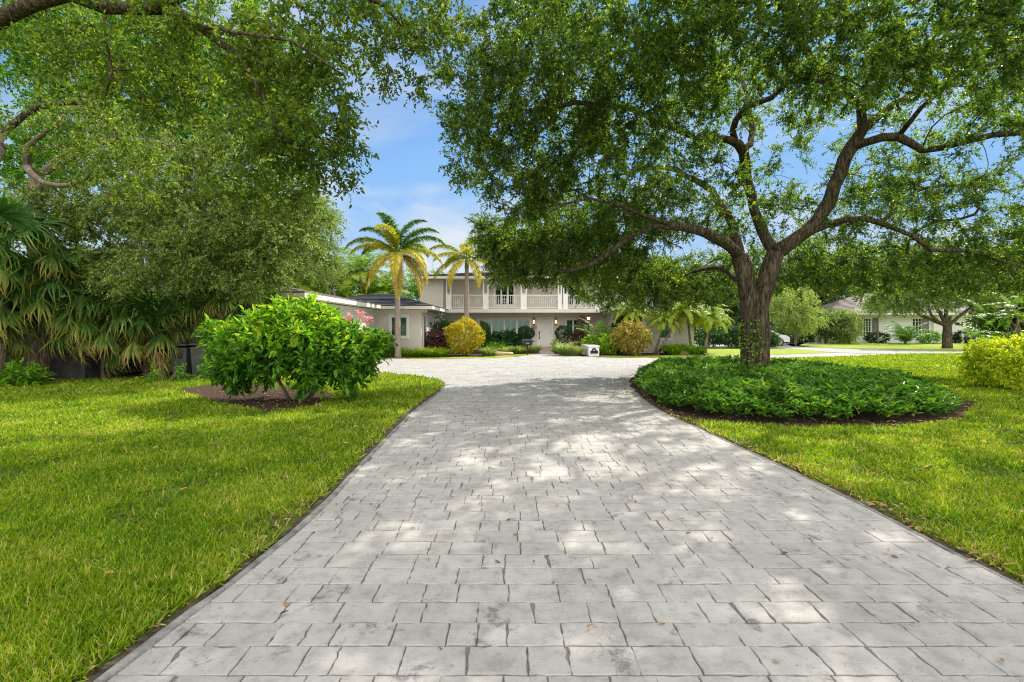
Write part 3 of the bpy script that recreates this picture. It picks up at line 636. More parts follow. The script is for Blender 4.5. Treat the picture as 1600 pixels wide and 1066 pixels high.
# door
d = MB(); d.box(DOOR[0], DOOR[1], WY + .06, WY + .11, DOOR[2], DOOR[3])
dx0, dx1 = DOOR[0], DOOR[1]
for a, b in ((.30, .78), (.92, 1.0),): pass
def panel(mb, x0, x1, z0, z1, y, t=.03, dp=.014):
    mb.box(x0, x1, y - dp, y, z0, z0 + t).box(x0, x1, y - dp, y, z1 - t, z1).box(x0, x0 + t, y - dp, y, z0 + t, z1 - t).box(x1 - t, x1, y - dp, y, z0 + t, z1 - t).box(x0 + t + .03, x1 - t - .03, y - dp * .7, y, z0 + t + .03, z1 - t - .03)
panel(d, dx0 + .13, dx1 - .13, 1.12, 1.96, WY + .06); panel(d, dx0 + .13, dx1 - .13, .50, 1.0, WY + .06); panel(d, dx0 + .13, dx1 - .13, .24, .42, WY + .06)
do = d.build('door', M_white, HOUSE)
h = MB(); h.box(dx0 + .045, dx0 + .085, WY + .005, WY + .03, .80, 1.22).box(dx0 + .03, dx0 + .10, WY + .03, WY + .06, .72, .86).box(dx0 + .03, dx0 + .10, WY + .03, WY + .06, 1.08, 1.26); h.build('handle', M_black, do)
for z in (.42, 1.1, 1.8): h = MB(); h.box(dx1 - .03, dx1 - .005, WY + .045, WY + .06, z, z + .11); h.build('hinge', M_grey, do)
f = MB(); f.box(dx0 - .10, dx0, WY - .03, WY + .11, .14, 2.10).box(dx1, dx1 + .10, WY - .03, WY + .11, .14, 2.10).box(dx0 - .10, dx1 + .10, WY - .03, WY + .11, 2.10, 2.19); f.build('door_frame', M_white, HOUSE)
s_ = MB(); s_.box(1.3, 5.2, 31.2, WY - .002, 0, .135).box(1.6, 3.0, 30.7, 31.195, 0, .07); s_.build('porch', M_paverred, HOUSE)
# wall lamps
for x in (1.46, 2.93):
    l = MB(); l.box(x - .035, x + .035, WY - .02, WY, 1.72, 2.02).box(x - .012, x + .012, WY - .10, WY - .02, 1.98, 2.0)
    l.cyl(x, WY - .12, 2.05, 2.17, .08, .012, 8).cyl(x, WY - .12, 2.17, 2.25, .012, .006, 6).cyl(x, WY - .12, 1.62, 1.72, .015, .05, 8).cyl(x, WY - .12, 1.70, 1.73, .07, .07, 8)
    for a in range(4):
        ca, sa = math.cos(a * math.pi / 2 + .785) * .068, math.sin(a * math.pi / 2 + .785) * .068
        l.cyl(x + ca, WY - .12 + sa, 1.73, 2.05, .008, .010, 5)
    lo = l.build('wall_lamp', M_black, HOUSE); g = MB(); g.cyl(x, WY - .12, 1.76, 2.0, .030, .038, 8); g.build('bulb', M_glow, lo)
# house number
def glyph(mb, ch, x, z, w_, h_, y, t=.022, dp=.01):
    seg = {'6': 'abcdefg', '8': 'abcdefg', '4': 'bgfc'}[ch]; m = z + h_ / 2
    if ch == '6': seg = 'afgedc'
    S = {'a': (x, x + w_, z + h_ - t, z + h_), 'd': (x, x + w_, z, z + t), 'g': (x, x + w_, m - t / 2, m + t / 2), 'f': (x, x + t, m, z + h_), 'e': (x, x + t, z, m), 'b': (x + w_ - t, x + w_, m, z + h_), 'c': (x + w_ - t, x + w_, z, m)}
    for k, q in enumerate(seg): a, b, c, e = S[q]; mb.box(a, b, y - dp - k * .0006, y, c, e)
for ch, gx in (('6', 1.37), ('8', 1.53)): nb = MB(); glyph(nb, ch, gx, 1.44, .105, .17, WY); nb.build('number_digit', M_black, HOUSE)
# balcony
b = MB(); b.box(-4.45, 7.1, 31.25, WY - .004, 2.52, 2.60); b.box(-4.45, 7.1, 31.18, 31.25, 2.46, 2.70).box(-4.45, 7.1, 31.25, WY - .004, 2.60, 2.70)
b.build('balcony_floor', M_cream, HOUSE)
def X31(px): return (px - 800) * 31.3 / 760
for a, c in ((697, 705.5), (754.5, 763.5), (813.5, 823), (871.5, 878.5), (880, 887), (930, 938)):
    p = MB(); xa, xc = X31(a), X31(c)
    p.box(xa + .04, xc - .04, 31.27, 31.31, 2.76, 3.62).box(xa, xc, 31.25, 31.33, 3.62, 3.68).box(xa, xc, 31.25, 31.33, 2.70, 2.76).box(xa, xa + .04, 31.25, 31.33, 2.76, 3.62).box(xc - .04, xc, 31.25, 31.33, 2.76, 3.62)
    p.box(xa + .10, xc - .10, 31.255, 31.269, 2.82, 2.87)
    p.build('balcony_panel', M_white, HOUSE)
    p = MB(); p.box(xc - .075, xc - .005, 31.262, 31.322, 3.68, 4.62).box(xa + .005, xa + .075, 31.262, 31.322, 3.68, 4.62); p.build('balcony_post', M_white, HOUSE)
for a, c in ((705.5, 754.5), (763.5, 813.5), (823, 871.5), (887, 930), (938, 970)):
    r_ = MB(); xa, xc = X31(a), X31(c); r_.box(xa, xc, 31.27, 31.31, 3.56, 3.60).box(xa, xc, 31.275, 31.305, 2.78, 2.81)
    nb_ = int((xc - xa) / .125)
    for i in range(1, nb_): x = xa + (xc - xa) * i / nb_; r_.box(x - .009, x + .009, 31.281, 31.299, 2.81, 3.56)
    for i in range(3):
        x = xa + (xc - xa) * (i + .5) / 3
        for k in range(10):
            a0, a1 = k * .628, (k + 1) * .628; V, F = tube([(x + .13 * math.cos(a0), 31.275, 3.2 + .13 * math.sin(a0)), (x + .13 * math.cos(a1), 31.275, 3.2 + .13 * math.sin(a1))], .011, 4, cap=False); r_.raw(V, F)
    r_.build('railing', M_white, HOUSE)
# roofs
def hip(name, x0, x1, y0, y1, z, rise, inset, mat, parent=HOUSE, fascia=.16, fm=M_cream, soffit=True):
    lx, ly = x1 - x0, y1 - y0
    if lx >= ly: rg = [(x0 + inset, (y0 + y1) / 2, z + rise), (x1 - inset, (y0 + y1) / 2, z + rise)]
    else: rg = [((x0 + x1) / 2, y0 + inset, z + rise), ((x0 + x1) / 2, y1 - inset, z + rise)]
    c = [(x0, y0, z), (x1, y0, z), (x1, y1, z), (x0, y1, z)]; v = c + rg
    f = [(0, 1, 5, 4), (1, 2, 5), (2, 3, 4, 5), (3, 0, 4)] if lx >= ly else [(0, 1, 4), (1, 2, 5, 4), (2, 3, 5), (3, 0, 4, 5)]
    # tiled: courses as thin stepped strips
    V, F = [], []
    for q in f:
        P = [np.array(v[k]) for k in q]; a, b = P[0], P[1]
        c2, d2 = (P[2], P[3]) if len(P) == 4 else (P[2], P[2])
        n = max(3, int(np.linalg.norm((c2 + d2) / 2 - (a + b) / 2) / .33))
        for k in range(n):
            t0, t1 = k / n, (k + 1) / n; lo0, lo1 = a + (d2 - a) * t0, b + (c2 - b) * t0; hi0, hi1 = a + (d2 - a) * t1, b + (c2 - b) * t1
            i = len(V); up = np.array([0, 0, .055]); V += [lo0 + up, lo1 + up, hi1 + .012 * np.array([0, 0, 1]), hi0 + .012 * np.array([0, 0, 1]), lo0, lo1]; F += [(i, i + 1, i + 2, i + 3), (i + 4, i + 5, i + 1, i)]
    r = mesh_obj(name, V, F, mat, parent)
    if fm:
        m = MB(); t = .05; m.box(x0, x1, y0, y0 + t, z - fascia, z - .003).box(x0, x0 + t, y0 + t, y1 - t, z - fascia, z - .003).box(x1 - t, x1, y0 + t, y1 - t, z - fascia, z - .003).box(x0, x1, y1 - t, y1, z - fascia, z - .003)
        m.box(x0 + t, x1 - t, y0 + t, y1 - t, z - fascia + .02, z - fascia + .05)
        m.build('fascia', fm, r)
    return r
hip('roof', -11.0, -4.05, 24.75, 31.1, 2.60, .85, 3.1, M_roof)
hip('roof', -15.2, -6.65, 15.6, 24.74, 2.62, .85, 3.2, M_roof2)
hip('roof', -6.3, 10.0, 30.95, 38, 4.78, .6, 4, M_roof)
hip('roof', 5.6, 11.3, 27.9, 39, 2.68, .9, 2.5, M_roof, fascia=.17)
g = MB(); g.cyl(-4.10, 31.14, 2.46, 2.56, .04, .04, 8); V, F = tube([(-4.2, 31.0, 2.44), (-4.7, 31.6, 2.3), (-4.68, 32.4, 2.2), (-4.68, 32.5, .1)], .04, 8); g.raw(V, F); g.build('downspout', M_white, HOUSE)
g = MB(); g.box(-4.70, -4.62, 25.2, 25.28, 2.38, 2.44).cyl(-4.62, 25.2, 2.28, 2.38, .05, .03, 8).cyl(-4.45, 25.2, 2.28, 2.38, .05, .03, 8).box(-4.64, -4.43, 25.19, 25.21, 2.36, 2.39); g.build('floodlight', M_white, HOUSE)

# ------------------------------------------------------------------ small objects by the house and at the left
mb_ = empty('mailbox', (.84, 26.6, 0), 'small black mailbox on a slim post at the grass edge before the front door', 'mailbox')
p = MB(); p.box(.80, .88, 26.56, 26.64, 0, .55).box(.66, 1.02, 26.5, 26.7, .52, .55); p.build('post', M_black, mb_)
V, F = [], []; arc = [(26.46, .55)] + [(26.6 - .14 * math.cos(a), .73 + .14 * math.sin(a)) for a in np.linspace(0, math.pi, 9)] + [(26.74, .55)]
for x in (.56, 1.12): V += [(x, y, z) for y, z in arc]
n = len(arc); F = [(i, (i + 1) % n, n + (i + 1) % n, n + i) for i in range(n)] + [list(range(n))[::-1], list(range(n, 2 * n))]
mesh_obj('box', V, F, M_black, mb_)
p = MB(); p.box(.76, .94, 26.448, 26.458, .60, .68); p.build('name_plate', M_grey, mb_)
pl = empty('address_planter', (4.2, 25.3, 0), 'low white masonry planter with dark arched address plaque on its end', 'planter')
p = MB(); p.box(3.98, 4.52, 25.2, 28.0, 0, .50); p.build('body', M_white, pl, bevel=.012)
p = MB(); p.box(3.95, 4.55, 25.17, 28.03, .50, .56); p.build('cap', M_white, pl, bevel=.01)
arc = [(4.06, .16), (4.45, .16), (4.45, .30), (4.38, .31)] + [(4.255 + .115 * math.cos(a), .33 + .115 * math.sin(a)) for a in np.linspace(0.1, math.pi - .1, 9)] + [(4.13, .31), (4.06, .30)]
n = len(arc); V = [(x, 25.165, z) for x, z in arc] + [(x, 25.199, z) for x, z in arc]
pq = mesh_obj('plaque', V, [list(range(n))] + [(i + n, (i + 1) % n + n, (i + 1) % n, i) for i in range(n)], M_black, pl)
nb = MB(); glyph(nb, '6', 4.21, .30, .035, .065, 25.165, .01, .004); glyph(nb, '8', 4.265, .30, .035, .065, 25.165, .01, .004); nb.build('number', M_cream, pq)
lp = empty('garden_lamp_post', (4.56, 29, 0), 'thin dark green garden lamp post with globe lantern beside the areca palm', 'lamp post')
p = MB(); p.cyl(4.56, 29, 0, .12, .07, .05).cyl(4.56, 29, .12, 1.92, .032, .026).cyl(4.56, 29, 1.92, 1.96, .06, .06); p.build('pole', M_black, lp)
p = MB(); p.cyl(4.56, 29, 1.96, 2.12, .075, .10, 8); p.build('lantern', M_glow, lp); p = MB(); p.cyl(4.56, 29, 2.12, 2.2, .12, .02, 8).cyl(4.56, 29, 2.2, 2.26, .015, .008, 6); p.build('lantern_cap', M_black, lp)
# bins
def bin_(x, y, w_, h_, lab, cut):
    e = empty('wheelie_bin', (x, y, 0), lab, 'bin', 'bins by the dark wing wall'); m = MB(); t = w_ * .42
    V = [(x - t, y - t, .06), (x + t, y - t, .06), (x + t, y + t, .12), (x - t, y + t, .12), (x - w_ / 2, y - w_ / 2, h_ - .08), (x + w_ / 2, y - w_ / 2, h_ - .08), (x + w_ / 2, y + w_ / 2, h_ - .04), (x - w_ / 2, y + w_ / 2, h_ - .04)]
    m.raw(V, [(0, 3, 2, 1), (4, 5, 6, 7), (0, 1, 5, 4), (1, 2, 6, 5), (2, 3, 7, 6), (3, 0, 4, 7)]); m.build('body', M_bin, e, bevel=.02)
    m = MB(); m.box(x - w_ / 2 - .02, x + w_ / 2 + .02, y - w_ / 2 - .03, y + w_ / 2 + .06, h_ - .03, h_ + .02); m.build('lid', M_bin, e, bevel=.02)
    for s in (-1, 1):
        V, F = tube([(x + s * t - .03, y + t + .02, .1), (x + s * t + .03, y + t + .02, .1)], .1, 12); m = MB(); m.raw(V, F); m.build('wheel', M_black, e)
    if cut: m = MB(); m.box(x - .10, x + .10, y - w_ / 2 - .015, y - w_ / 2 + .02, .62, .76); m.build('bar', M_black, e)
bin_(-9.55, 14.15, .44, 1.0, 'grey bin with a dark lift bar, left of its pair beneath the fan palms', True)
bin_(-8.95, 14.2, .55, 1.02, 'wider plain grey bin, right of its pair nearest the flowering bush', False)
tp = empty('covered_trailer', (-13.4, 14.3, 0), 'boxy load hidden under a dark draped tarp at the far left beneath the fan palms', 'covered trailer')
nx, nz_ = 40, 14; V = []; F = []
prof = [(0, 0.0), (.04, .5), (.1, 1.0), (.35, 1.12), (.9, 1.16), (1.5, 1.1)]
xs = np.linspace(-15.2, -12.15, nx)
for i, x in enumerate(xs):
    for k, (dy, z) in enumerate(prof):
        fold = .07 * math.sin(x * 9 + k * .3) * (1 - k / 6) + .05 * mnoise.noise(Vector((x * 3, k, 0))); V.append((x + (.12 * (1 - k / 3) if i == nx - 1 and k < 3 else 0), 13.75 + dy + fold, max(0.02, z - .1 * abs(mnoise.noise(Vector((x * 1.5, k * .5, 3)))))))
K_ = len(prof)
for i in range(nx - 1):
    for k in range(K_ - 1): F.append((i * K_ + k, (i + 1) * K_ + k, (i + 1) * K_ + k + 1, i * K_ + k + 1))
i0 = (nx - 1) * K_; j = len(V); V += [(-12.1, 15.3, 0.02)]; F += [tuple([i0 + k for k in range(K_)] + [j])]
mesh_obj('tarp', V, F, M_tarp, tp, smooth=False)
tr = MB(); tr.box(-13.6, -12.5, 14.2, 14.9, 1.17, 1.20).box(-13.6, -12.5, 14.2, 14.23, 1.20, 1.33).box(-13.6, -12.5, 14.87, 14.9, 1.20, 1.33).box(-13.6, -13.57, 14.23, 14.87, 1.2, 1.33).box(-12.53, -12.5, 14.23, 14.87, 1.2, 1.33)
tag(tr.build('plastic_tray', M_blue), 'pale blue shallow plastic tray lying on top of the dark tarp', 'tray')
# rocks
def rock(x, y, s, lab):
    import bmesh
    bm = bmesh.new(); bmesh.ops.create_icosphere(bm, subdivisions=3, radius=1)
    for v in bm.verts: v.co *= 1 + .28 * mnoise.noise(v.co * 1.3 + Vector((x, y, 0))); v.co = Vector((v.co.x * s[0], v.co.y * s[1], v.co.z * s[2]))
    me = bpy.data.meshes.new('rock'); bm.to_mesh(me); bm.free(); me.materials.append(M_rock); o = bpy.data.objects.new('rock', me); COL.objects.link(o); o.location = (x, y, s[2] * .5); tag(o, lab, 'rock', 'garden rocks')
rock(9.5, 26.9, (.55, .3, .22), 'tan garden rock between the leaning palms and green strappy plants at the right wing')
rock(-.55, 26.6, (.6, .3, .13), 'flat orange tan rock among striped grass left of the mailbox')

# ------------------------------------------------------------------ plants
def bush(name, lab, cat, x, y, rx, ry, z0, z1, mat, n, k, m, L_, ln, wd, tpl=T_leaf, group=None, stems=5, shell=True, droop=.1, spread=1.0, boxy=False, tip=0.0, rmean=.45, lo=.2):
    e = empty(name, (x, y, 0), lab, cat, group); rz = (z1 - z0) / 2; c = np.array([x, y, (z0 + z1) / 2])
    d = nrm(rng.normal(size=(n, 3))); q = (rng.uniform(.72, 1, n) if shell else rng.random(n) ** .4)
    if boxy: d = d / np.abs(d).max(1, keepdims=True) ** .75
    P = c + d * q[:, None] * np.array([rx, ry, rz]); bump = np.array([mnoise.noise(Vector(p * 2.2)) for p in P]); P = c + (P - c) * (1 + .16 * bump * (0.6 if boxy else 1.6))[:, None]
    C = np.tile(c, (n, 1)); C[:, 2] -= rz * .5
    b = Bag(); sprigs(b, P, C, k, m, L_, ln, wd, tpl, droop=droop, spread=spread, rmean=rmean, tip=tip); b.build('foliage', mat, e)
    s = Skel(8000)
    for i in range(stems):
        a = i * 2 * math.pi / stems + rng.normal(0, .3); r = .10
        s.limb([(x + r * math.cos(a), y + r * math.sin(a), -.03), (x + rx * .3 * math.cos(a), y + ry * .3 * math.sin(a), z0 + rz * .5), (x + rx * .55 * math.cos(a), y + ry * .55 * math.sin(a), z0 + rz)], .022, .012, t='stem', parent='none' if i == 0 else 'none')
    s.grow(P[:: max(1, n // 130)] * .94 + c * .06, step=.2, t='stem'); s.build(e, M_bark2, cap=.02)
    return e
def palm_frond(bag, rb, base, az, el, length, droop, leaf_len, rc, n=60, plume=0.0, w_=.03, tipc=.2, seg=14):
    """pinnate frond; bag leaflets, rb rachis"""
    p = np.array(base, float); e = el; pts = [p.copy()]; dirs = []
    for i in range(seg):
        d = np.array([math.cos(e) * math.sin(az), math.cos(e) * math.cos(az), math.sin(e)]); dirs.append(d); p = p + d * length / seg; pts.append(p.copy()); e -= droop / seg * (.35 + 1.3 * i / seg)
        e = max(e, -1.5)
    pts = np.array(pts); dirs.append(dirs[-1]); dirs = np.array(dirs)
    V, F = tube(pts, np.linspace(.028, .006, seg + 1) * (length / 2.2), 5, cap=False); rb.add(V, F)
    t = np.linspace(.14, 1, n); idx = t * seg; i0 = np.minimum(idx.astype(int), seg - 1); fr = (idx - i0)[:, None]
    pos = pts[i0] * (1 - fr) + pts[i0 + 1] * fr; dr = dirs[i0]; side = np.array([math.cos(az), -math.sin(az), 0]); up = np.cross(side, dr); up *= np.sign(up[:, 2:3] + 1e-6)
    prof = np.sin(np.clip(t * 1.02, 0, 1) * math.pi * .86 + .35) ** .7
    reps = 3 if plume else 1
    for s in (-1, 1):
        for r in range(reps):
            a = side * s + rng.normal(0, .12, (n, 3)) + dr * (.55 + .5 * t[:, None]) + up * (rng.uniform(-plume, plume, (n, 1)) + .15) + np.array([0, 0, -.45 if plume else -.35])
            bag.leaf(pos, a, up + rng.normal(0, .25, (n, 3)), leaf_len * prof * rng.uniform(.8, 1.1, n), w_, np.clip(rng.normal(rc - (.11 if plume else 0), .15 if plume else .09, n), 0, 1), T_blade, tip=tipc)
def palm(name, lab, x, y, lean, h, r0, nf, flen, leaf_len, mat, trunkmat=M_palmbark, plume=0.0, group=None, cat='palm tree', age=(0.05, .75), fr=None, w_=.03, bend=0.0, crownshaft=True, nl=60, droopf=1.0):
    e = empty(name, (x, y, 0), lab, cat, group); top = np.array([x + lean[0], y + lean[1], h])
    path = smooth_path([(x, y, -.05), (x + lean[0] * (.5 - bend), y + lean[1] * .5, h * .45), top], .25); m = len(path); rr = np.linspace(r0 * 1.05, r0 * .72, m); rr[0] *= 1.35; rr = rr * (1 + .035 * np.sin(np.arange(m) * 2.4))
    V, F = tube(path, rr, 12); mesh_obj('trunk', V, tris(F), trunkmat, e, smooth=True)
    ct = top
    if crownshaft:
        V, F = tube([top, top + (0, 0, .35), top + (0, 0, .75)], [r0 * .8, r0 * .75, r0 * .35], 10); mesh_obj('crownshaft', V, tris(F), M_stem, e, smooth=True); ct = top + np.array([0, 0, .6])
    specs = fr or [(2.399 * i + rng.normal(0, .15), 1.35 - 1.5 * (i / nf) ** .8, age[0] + (age[1] - age[0]) * (i / nf) ** 1.3) for i in range(nf)]
    for az, el, rc in specs:
        b, rb = Bag(), Bag(); palm_frond(b, rb, ct, az, el, flen * rng.uniform(.9, 1.08), droopf * (2.0 if el > .6 else 1.7), leaf_len, rc, n=nl, plume=plume, w_=w_)
        rb2 = rb; 
        V = np.concatenate(rb.v); F = tris(np.concatenate(rb.f)); b.add(V, F, np.full(len(V), .3)); b.build('frond', mat, e)
    return e
# foxtail palm in front of the left wing: fronds (azimuth from +Y towards +X, elevation, colour)
palm('foxtail_palm', 'tall foxtail palm with yellowing plumes before the left wing window', -5.62, 24.0, (-.05, 0, 0), 4.6, .155, 0, 2.75, .46, M_palmg, plume=.6, nl=90,
     fr=[(R(60), 1.50, .12), (R(200), 1.42, .16), (R(85), 1.12, .2), (R(-85), 1.18, .14), (R(72), .85, .26), (R(-100), .70, .50), (R(190), .95, .66), (R(100), .30, .64), (R(-120), .45, .68), (R(130), .1, .72), (R(-60), .6, .3), (R(30), .7, .3), (R(-20), .5, .4), (R(170), -.1, .84), (R(105), -.25, .80), (R(-150), -.2, .82), (R(120), -.45, .95), (R(-105), -.4, .92), (R(165), -.6, .97)])
palm('foxtail_palm', 'second foxtail palm rising behind the golden round bush, crown half hidden by oak leaves', -2.68, 28.6, (.02, 0, 0), 5.0, .16, 0, 2.6, .46, M_palmg, plume=.6, nl=76,
     fr=[(R(20), 1.35, .4), (R(90), .8, .55), (R(-90), .8, .55), (R(-120), .4, .68), (R(180), .7, .7), (R(-100), -.1, .80), (R(110), 0, .74), (R(150), -.3, .84), (R(-150), -.3, .86), (R(60), .2, .6), (R(-40), .4, .5), (R(0), .8, .5)])
# pygmy date palms leaning at the right wing
def pygmy(x, y, lx, ly, h, lab, L_=1.3, rc=.27):
    palm('date_palm', lab, x, y, (lx, ly, 0), h, .075, 34, L_ * 1.15, .28, M_palmg, trunkmat=M_bark2, group='small date palms at the right wing', age=(rc, rc + .18), crownshaft=False, w_=.022, nl=44, droopf=1.1)
pygmy(7.95, 26.7, 1.4, .3, 2.5, 'leaning date palm with the longer slanted trunk before the right wing window')
pygmy(7.85, 26.9, .7, .4, 1.85, 'shorter leaning date palm sharing a base with the long slanted one', 1.1)
pygmy(6.9, 27.1, -.25, .2, 2.35, 'upright date palm behind the golden green croton bush', 1.2)
pygmy(10.55, 26.9, .55, .3, 2.0, 'right hand slim date palm at the wing corner near the tan rock', 1.2, .25)
pygmy(10.2, 27.6, -.2, .1, 2.3, 'date palm with a dark upright trunk at the corner of the right wing', 1.25, .3)
pygmy(11.3, 28.4, .3, .3, 2.1, 'rightmost bright green date palm beyond the right wing corner', 1.3, .28)
def areca(x, y, n, h, lab, name='areca_palm', rc=.2, spreadr=.5, L_=1.5, group='areca palms'):
    e = empty(name, (x, y, 0), lab, 'palm', group)
    for i in range(n):
        a = 2.399 * i; b, rb = Bag(), Bag(); r = .15 * math.sqrt(i / n)
        el = 1.45 - .8 * (i / n); zz = h * rng.uniform(.15, .45)
        palm_frond(b, rb, (x + r * math.cos(a), y + r * math.sin(a), 0.0 if i % 2 else zz * .5), a, el, L_ * rng.uniform(.8, 1.15), 1.3, .36 * L_ / 1.5, rc, n=34, w_=.035)
        V = np.concatenate(rb.v); F = tris(np.concatenate(rb.f)); b.add(V, F, np.full(len(V), .3)); b.build('frond', M_palmg, e)
    return e
areca(5.35, 28.6, 16, 2.2, 'feathery areca palm clump beside the garden lamp post', L_=2.3)
# background tropical palms behind the left wing
for x, y, h, L_, lab in [(-10.6, 33.5, 5.3, 3.1, 'tall bright green palm behind the left wing, just left of the foxtail palm'), (-12.4, 33, 4.6, 3.0, 'bright green palm behind the left wing, second from the foxtail palm'), (-13.9, 31.5, 4.2, 2.7, 'bright green palm over the weathered roof, farthest left'), (-9.3, 34.5, 3.8, 2.7, 'lower bright green palm behind the foxtail palm crown'), (-11.6, 31.8, 2.6, 2.6, 'low bright palm whose fronds brush the dark slate roof'), (-15.5, 34, 4.6, 2.9, 'tall palm half hidden by the pale foliage at the left')]:
    palm('background_palm', lab, x, y, (.2, 0, 0), h, .11, 26, L_, .66, M_palmg, group='palms behind the left wing', age=(.22, .45), crownshaft=False, w_=.06, nl=34, droopf=.8)
# strap leaved grasses
def strappy(x, y, n, h, mat, lab, name='liriope', rx=.3, ry=.3, w_=.022, group=None, rmean=.5, cat='grass clump'):
    b = Bag(); a = rng.uniform(0, 2 * math.pi, n); r = np.sqrt(rng.random(n)); pos = np.stack([x + rx * r * np.cos(a), y + ry * r * np.sin(a), np.full(n, .02)], 1)
    lean = rng.uniform(.15, .95, n); a2 = a + rng.normal(0, .6, n); ax = np.stack([np.cos(a2) * lean, np.sin(a2) * lean, np.ones(n)], 1)
    nn = np.stack([-np.cos(a2), -np.sin(a2), np.full(n, .8)], 1)
    b.leaf(pos, ax, nn, h * rng.uniform(.7, 1.3, n), w_, np.clip(rng.normal(rmean, .25, n), 0, 1), (T_droop[0] * [1, 1, 1.6], T_droop[1])); o = b.build(name, mat); tag(o, lab, cat, group)
LIR = [(-6.5, 25.0), (-5.9, 24.7), (-5.2, 24.5), (-4.7, 24.6), (-4.15, 24.6), (-3.7, 24.7)]
names_ = ['dark green liriope tuft at the left end of the row under the window', 'second dark liriope tuft of the row under the window', 'dark liriope tuft just right of the foxtail palm trunk', 'dark liriope tuft below the wing corner', 'dark liriope tuft second from the golden bush', 'dark liriope tuft at the right end, next to the golden bush']
for (x, y), l_ in zip(LIR, names_): strappy(x, y, 420, .55, M_bright if x < -6 else M_grass, l_, rx=.42, ry=.35, group='liriope tufts below the left wing', w_=.02)
for x, y, h, l_ in [(-1.25, 25.6, .5, 'striped grass clump just right of the golden round bush'), (-.35, 27.2, .5, 'striped grass clump behind the flat orange rock'), (.35, 27.6, .5, 'striped grass clump left of the mailbox post'), (1.25, 28.4, .55, 'striped grass clump right of the mailbox, by the front steps'), (2.85, 26.3, .8, 'largest striped grass clump, left of the white address planter'), (3.35, 26.0, .55, 'small striped grass clump against the white address planter')]:
    strappy(x, y, 420, h, M_varieg, l_, name='striped_grass', group='striped grass clumps', rx=.3, w_=.03)
for x, y, h, l_ in [(8.75, 26.6, .65, 'green strappy clump right of the leaning palm trunks'), (9.3, 27.3, .7, 'green strappy clump behind the tan rock'), (10.05, 26.8, .6, 'green strappy clump right of the tan rock'), (-.9, 28.3, .75, 'green strappy clump under the four pane window')]:
    strappy(x, y, 420, h, M_bright, l_, name='strappy_plant', group='green strappy clumps', rx=.35, w_=.04)
def leafy(name, x, y, rx, h, mat, lab, ln=.16, cat='shrub', n=60, group=None, tpl=T_leaf, z0=.15, rmean=.45, wd=.45, ry=None): return bush(name, lab, cat, x, y, rx, ry or rx, z0, h, mat, n, 3, 7, .28, ln, ln * wd, tpl, group=group, stems=4, rmean=rmean, spread=1.1)
bush('golden_bush', 'clipped round golden yellow bush before the house', 'shrub', -2.55, 26.2, .98, .95, .12, 1.93, M_yellow, 520, 3, 10, .16, .075, .04, stems=6, droop=0, rmean=.62)
bush('croton_bush', 'rounded yellow green croton bush before the right wing', 'shrub', 6.35, 25.9, .93, .9, .1, 1.66, M_croton, 330, 3, 10, .24, .13, .035, T_blade, stems=6, droop=0, rmean=.6)
bush('topiary_ball', 'clipped green topiary ball between the four pane window and the door', 'topiary', .88, 29.6, .50, .48, .75, 1.62, M_dark, 200, 3, 12, .10, .05, .028, stems=1, group='topiary balls by the door', droop=0)
bush('topiary_ball', 'clipped green topiary ball right of the door before the small window', 'topiary', 3.12, 29.6, .50, .48, .62, 1.58, M_dark, 200, 3, 12, .11, .05, .028, stems=1, group='topiary balls by the door', droop=0)
leafy('purple_shrub', 4.05, 29.3, .45, 1.45, M_purple, 'burgundy leaved shrub under the small window right of the door', group='burgundy shrubs')
leafy('purple_shrub', 4.45, 30.3, .28, 2.15, M_purple, 'tall narrow burgundy shrub just left of the garden lamp post', group='burgundy shrubs', n=34, z0=1.0)
leafy('purple_shrub', -4.35, 26.6, .48, 1.35, M_purple, 'burgundy shrub at the corner of the left wing', group='burgundy shrubs')
leafy('purple_shrub', -3.75, 26.8, .35, 1.1, M_purple, 'low burgundy shrub pressed against the golden round bush', group='burgundy shrubs', n=40)
leafy('purple_shrub', 5.95, 27.4, .35, 1.2, M_purple, 'dark burgundy shrub between the bright shrubs and the croton bush', group='burgundy shrubs', n=40)
leafy('green_shrub', -4.0, 28.2, .55, 2.0, M_dark, 'dark green shrub rising behind the burgundy shrub in the wing corner', ln=.2)
leafy('green_shrub', 5.35, 26.4, .55, 1.15, M_bright, 'bright lime leaved shrub right of the address planter', ln=.17, tpl=T_leaf, rmean=.75)
leafy('green_shrub', 4.4, 27.3, .4, .95, M_bright, 'small bright shrub growing inside the white address planter', ln=.13, rmean=.6)
leafy('green_shrub', 6.6, 27.9, .6, 2.3, M_dark, 'dark glossy shrub behind the croton bush', ln=.24, z0=1.1)
leafy('green_shrub', -6.6, 24.5, .5, 1.15, M_bright, 'bright green leafy plant left of the foxtail palm trunk', ln=.22, rmean=.6)
leafy('green_shrub', -7.3, 22.6, .7, 1.0, M_bright, 'lime green leafy shrub at the driveway bend left of the liriope', ln=.22, rmean=.75)
for x, l_ in ((-1.45, 'dark cycad like plant under the left half of the four pane window'), (-.35, 'dark cycad like plant under the right half of the four pane window'), (.3, 'low dark plant beside the topiary ball and window corner')):
    leafy('dark_plant', x, 29.8, .62, 1.08 if x < .2 else .85, M_dark, l_, ln=.30, group='dark plants under the front window', wd=.3, n=70)
leafy('green_shrub', 2.5 + .1, 27.9, .3, .7, M_far, 'small grey green shrub at the foot of the right topiary ball', ln=.1)

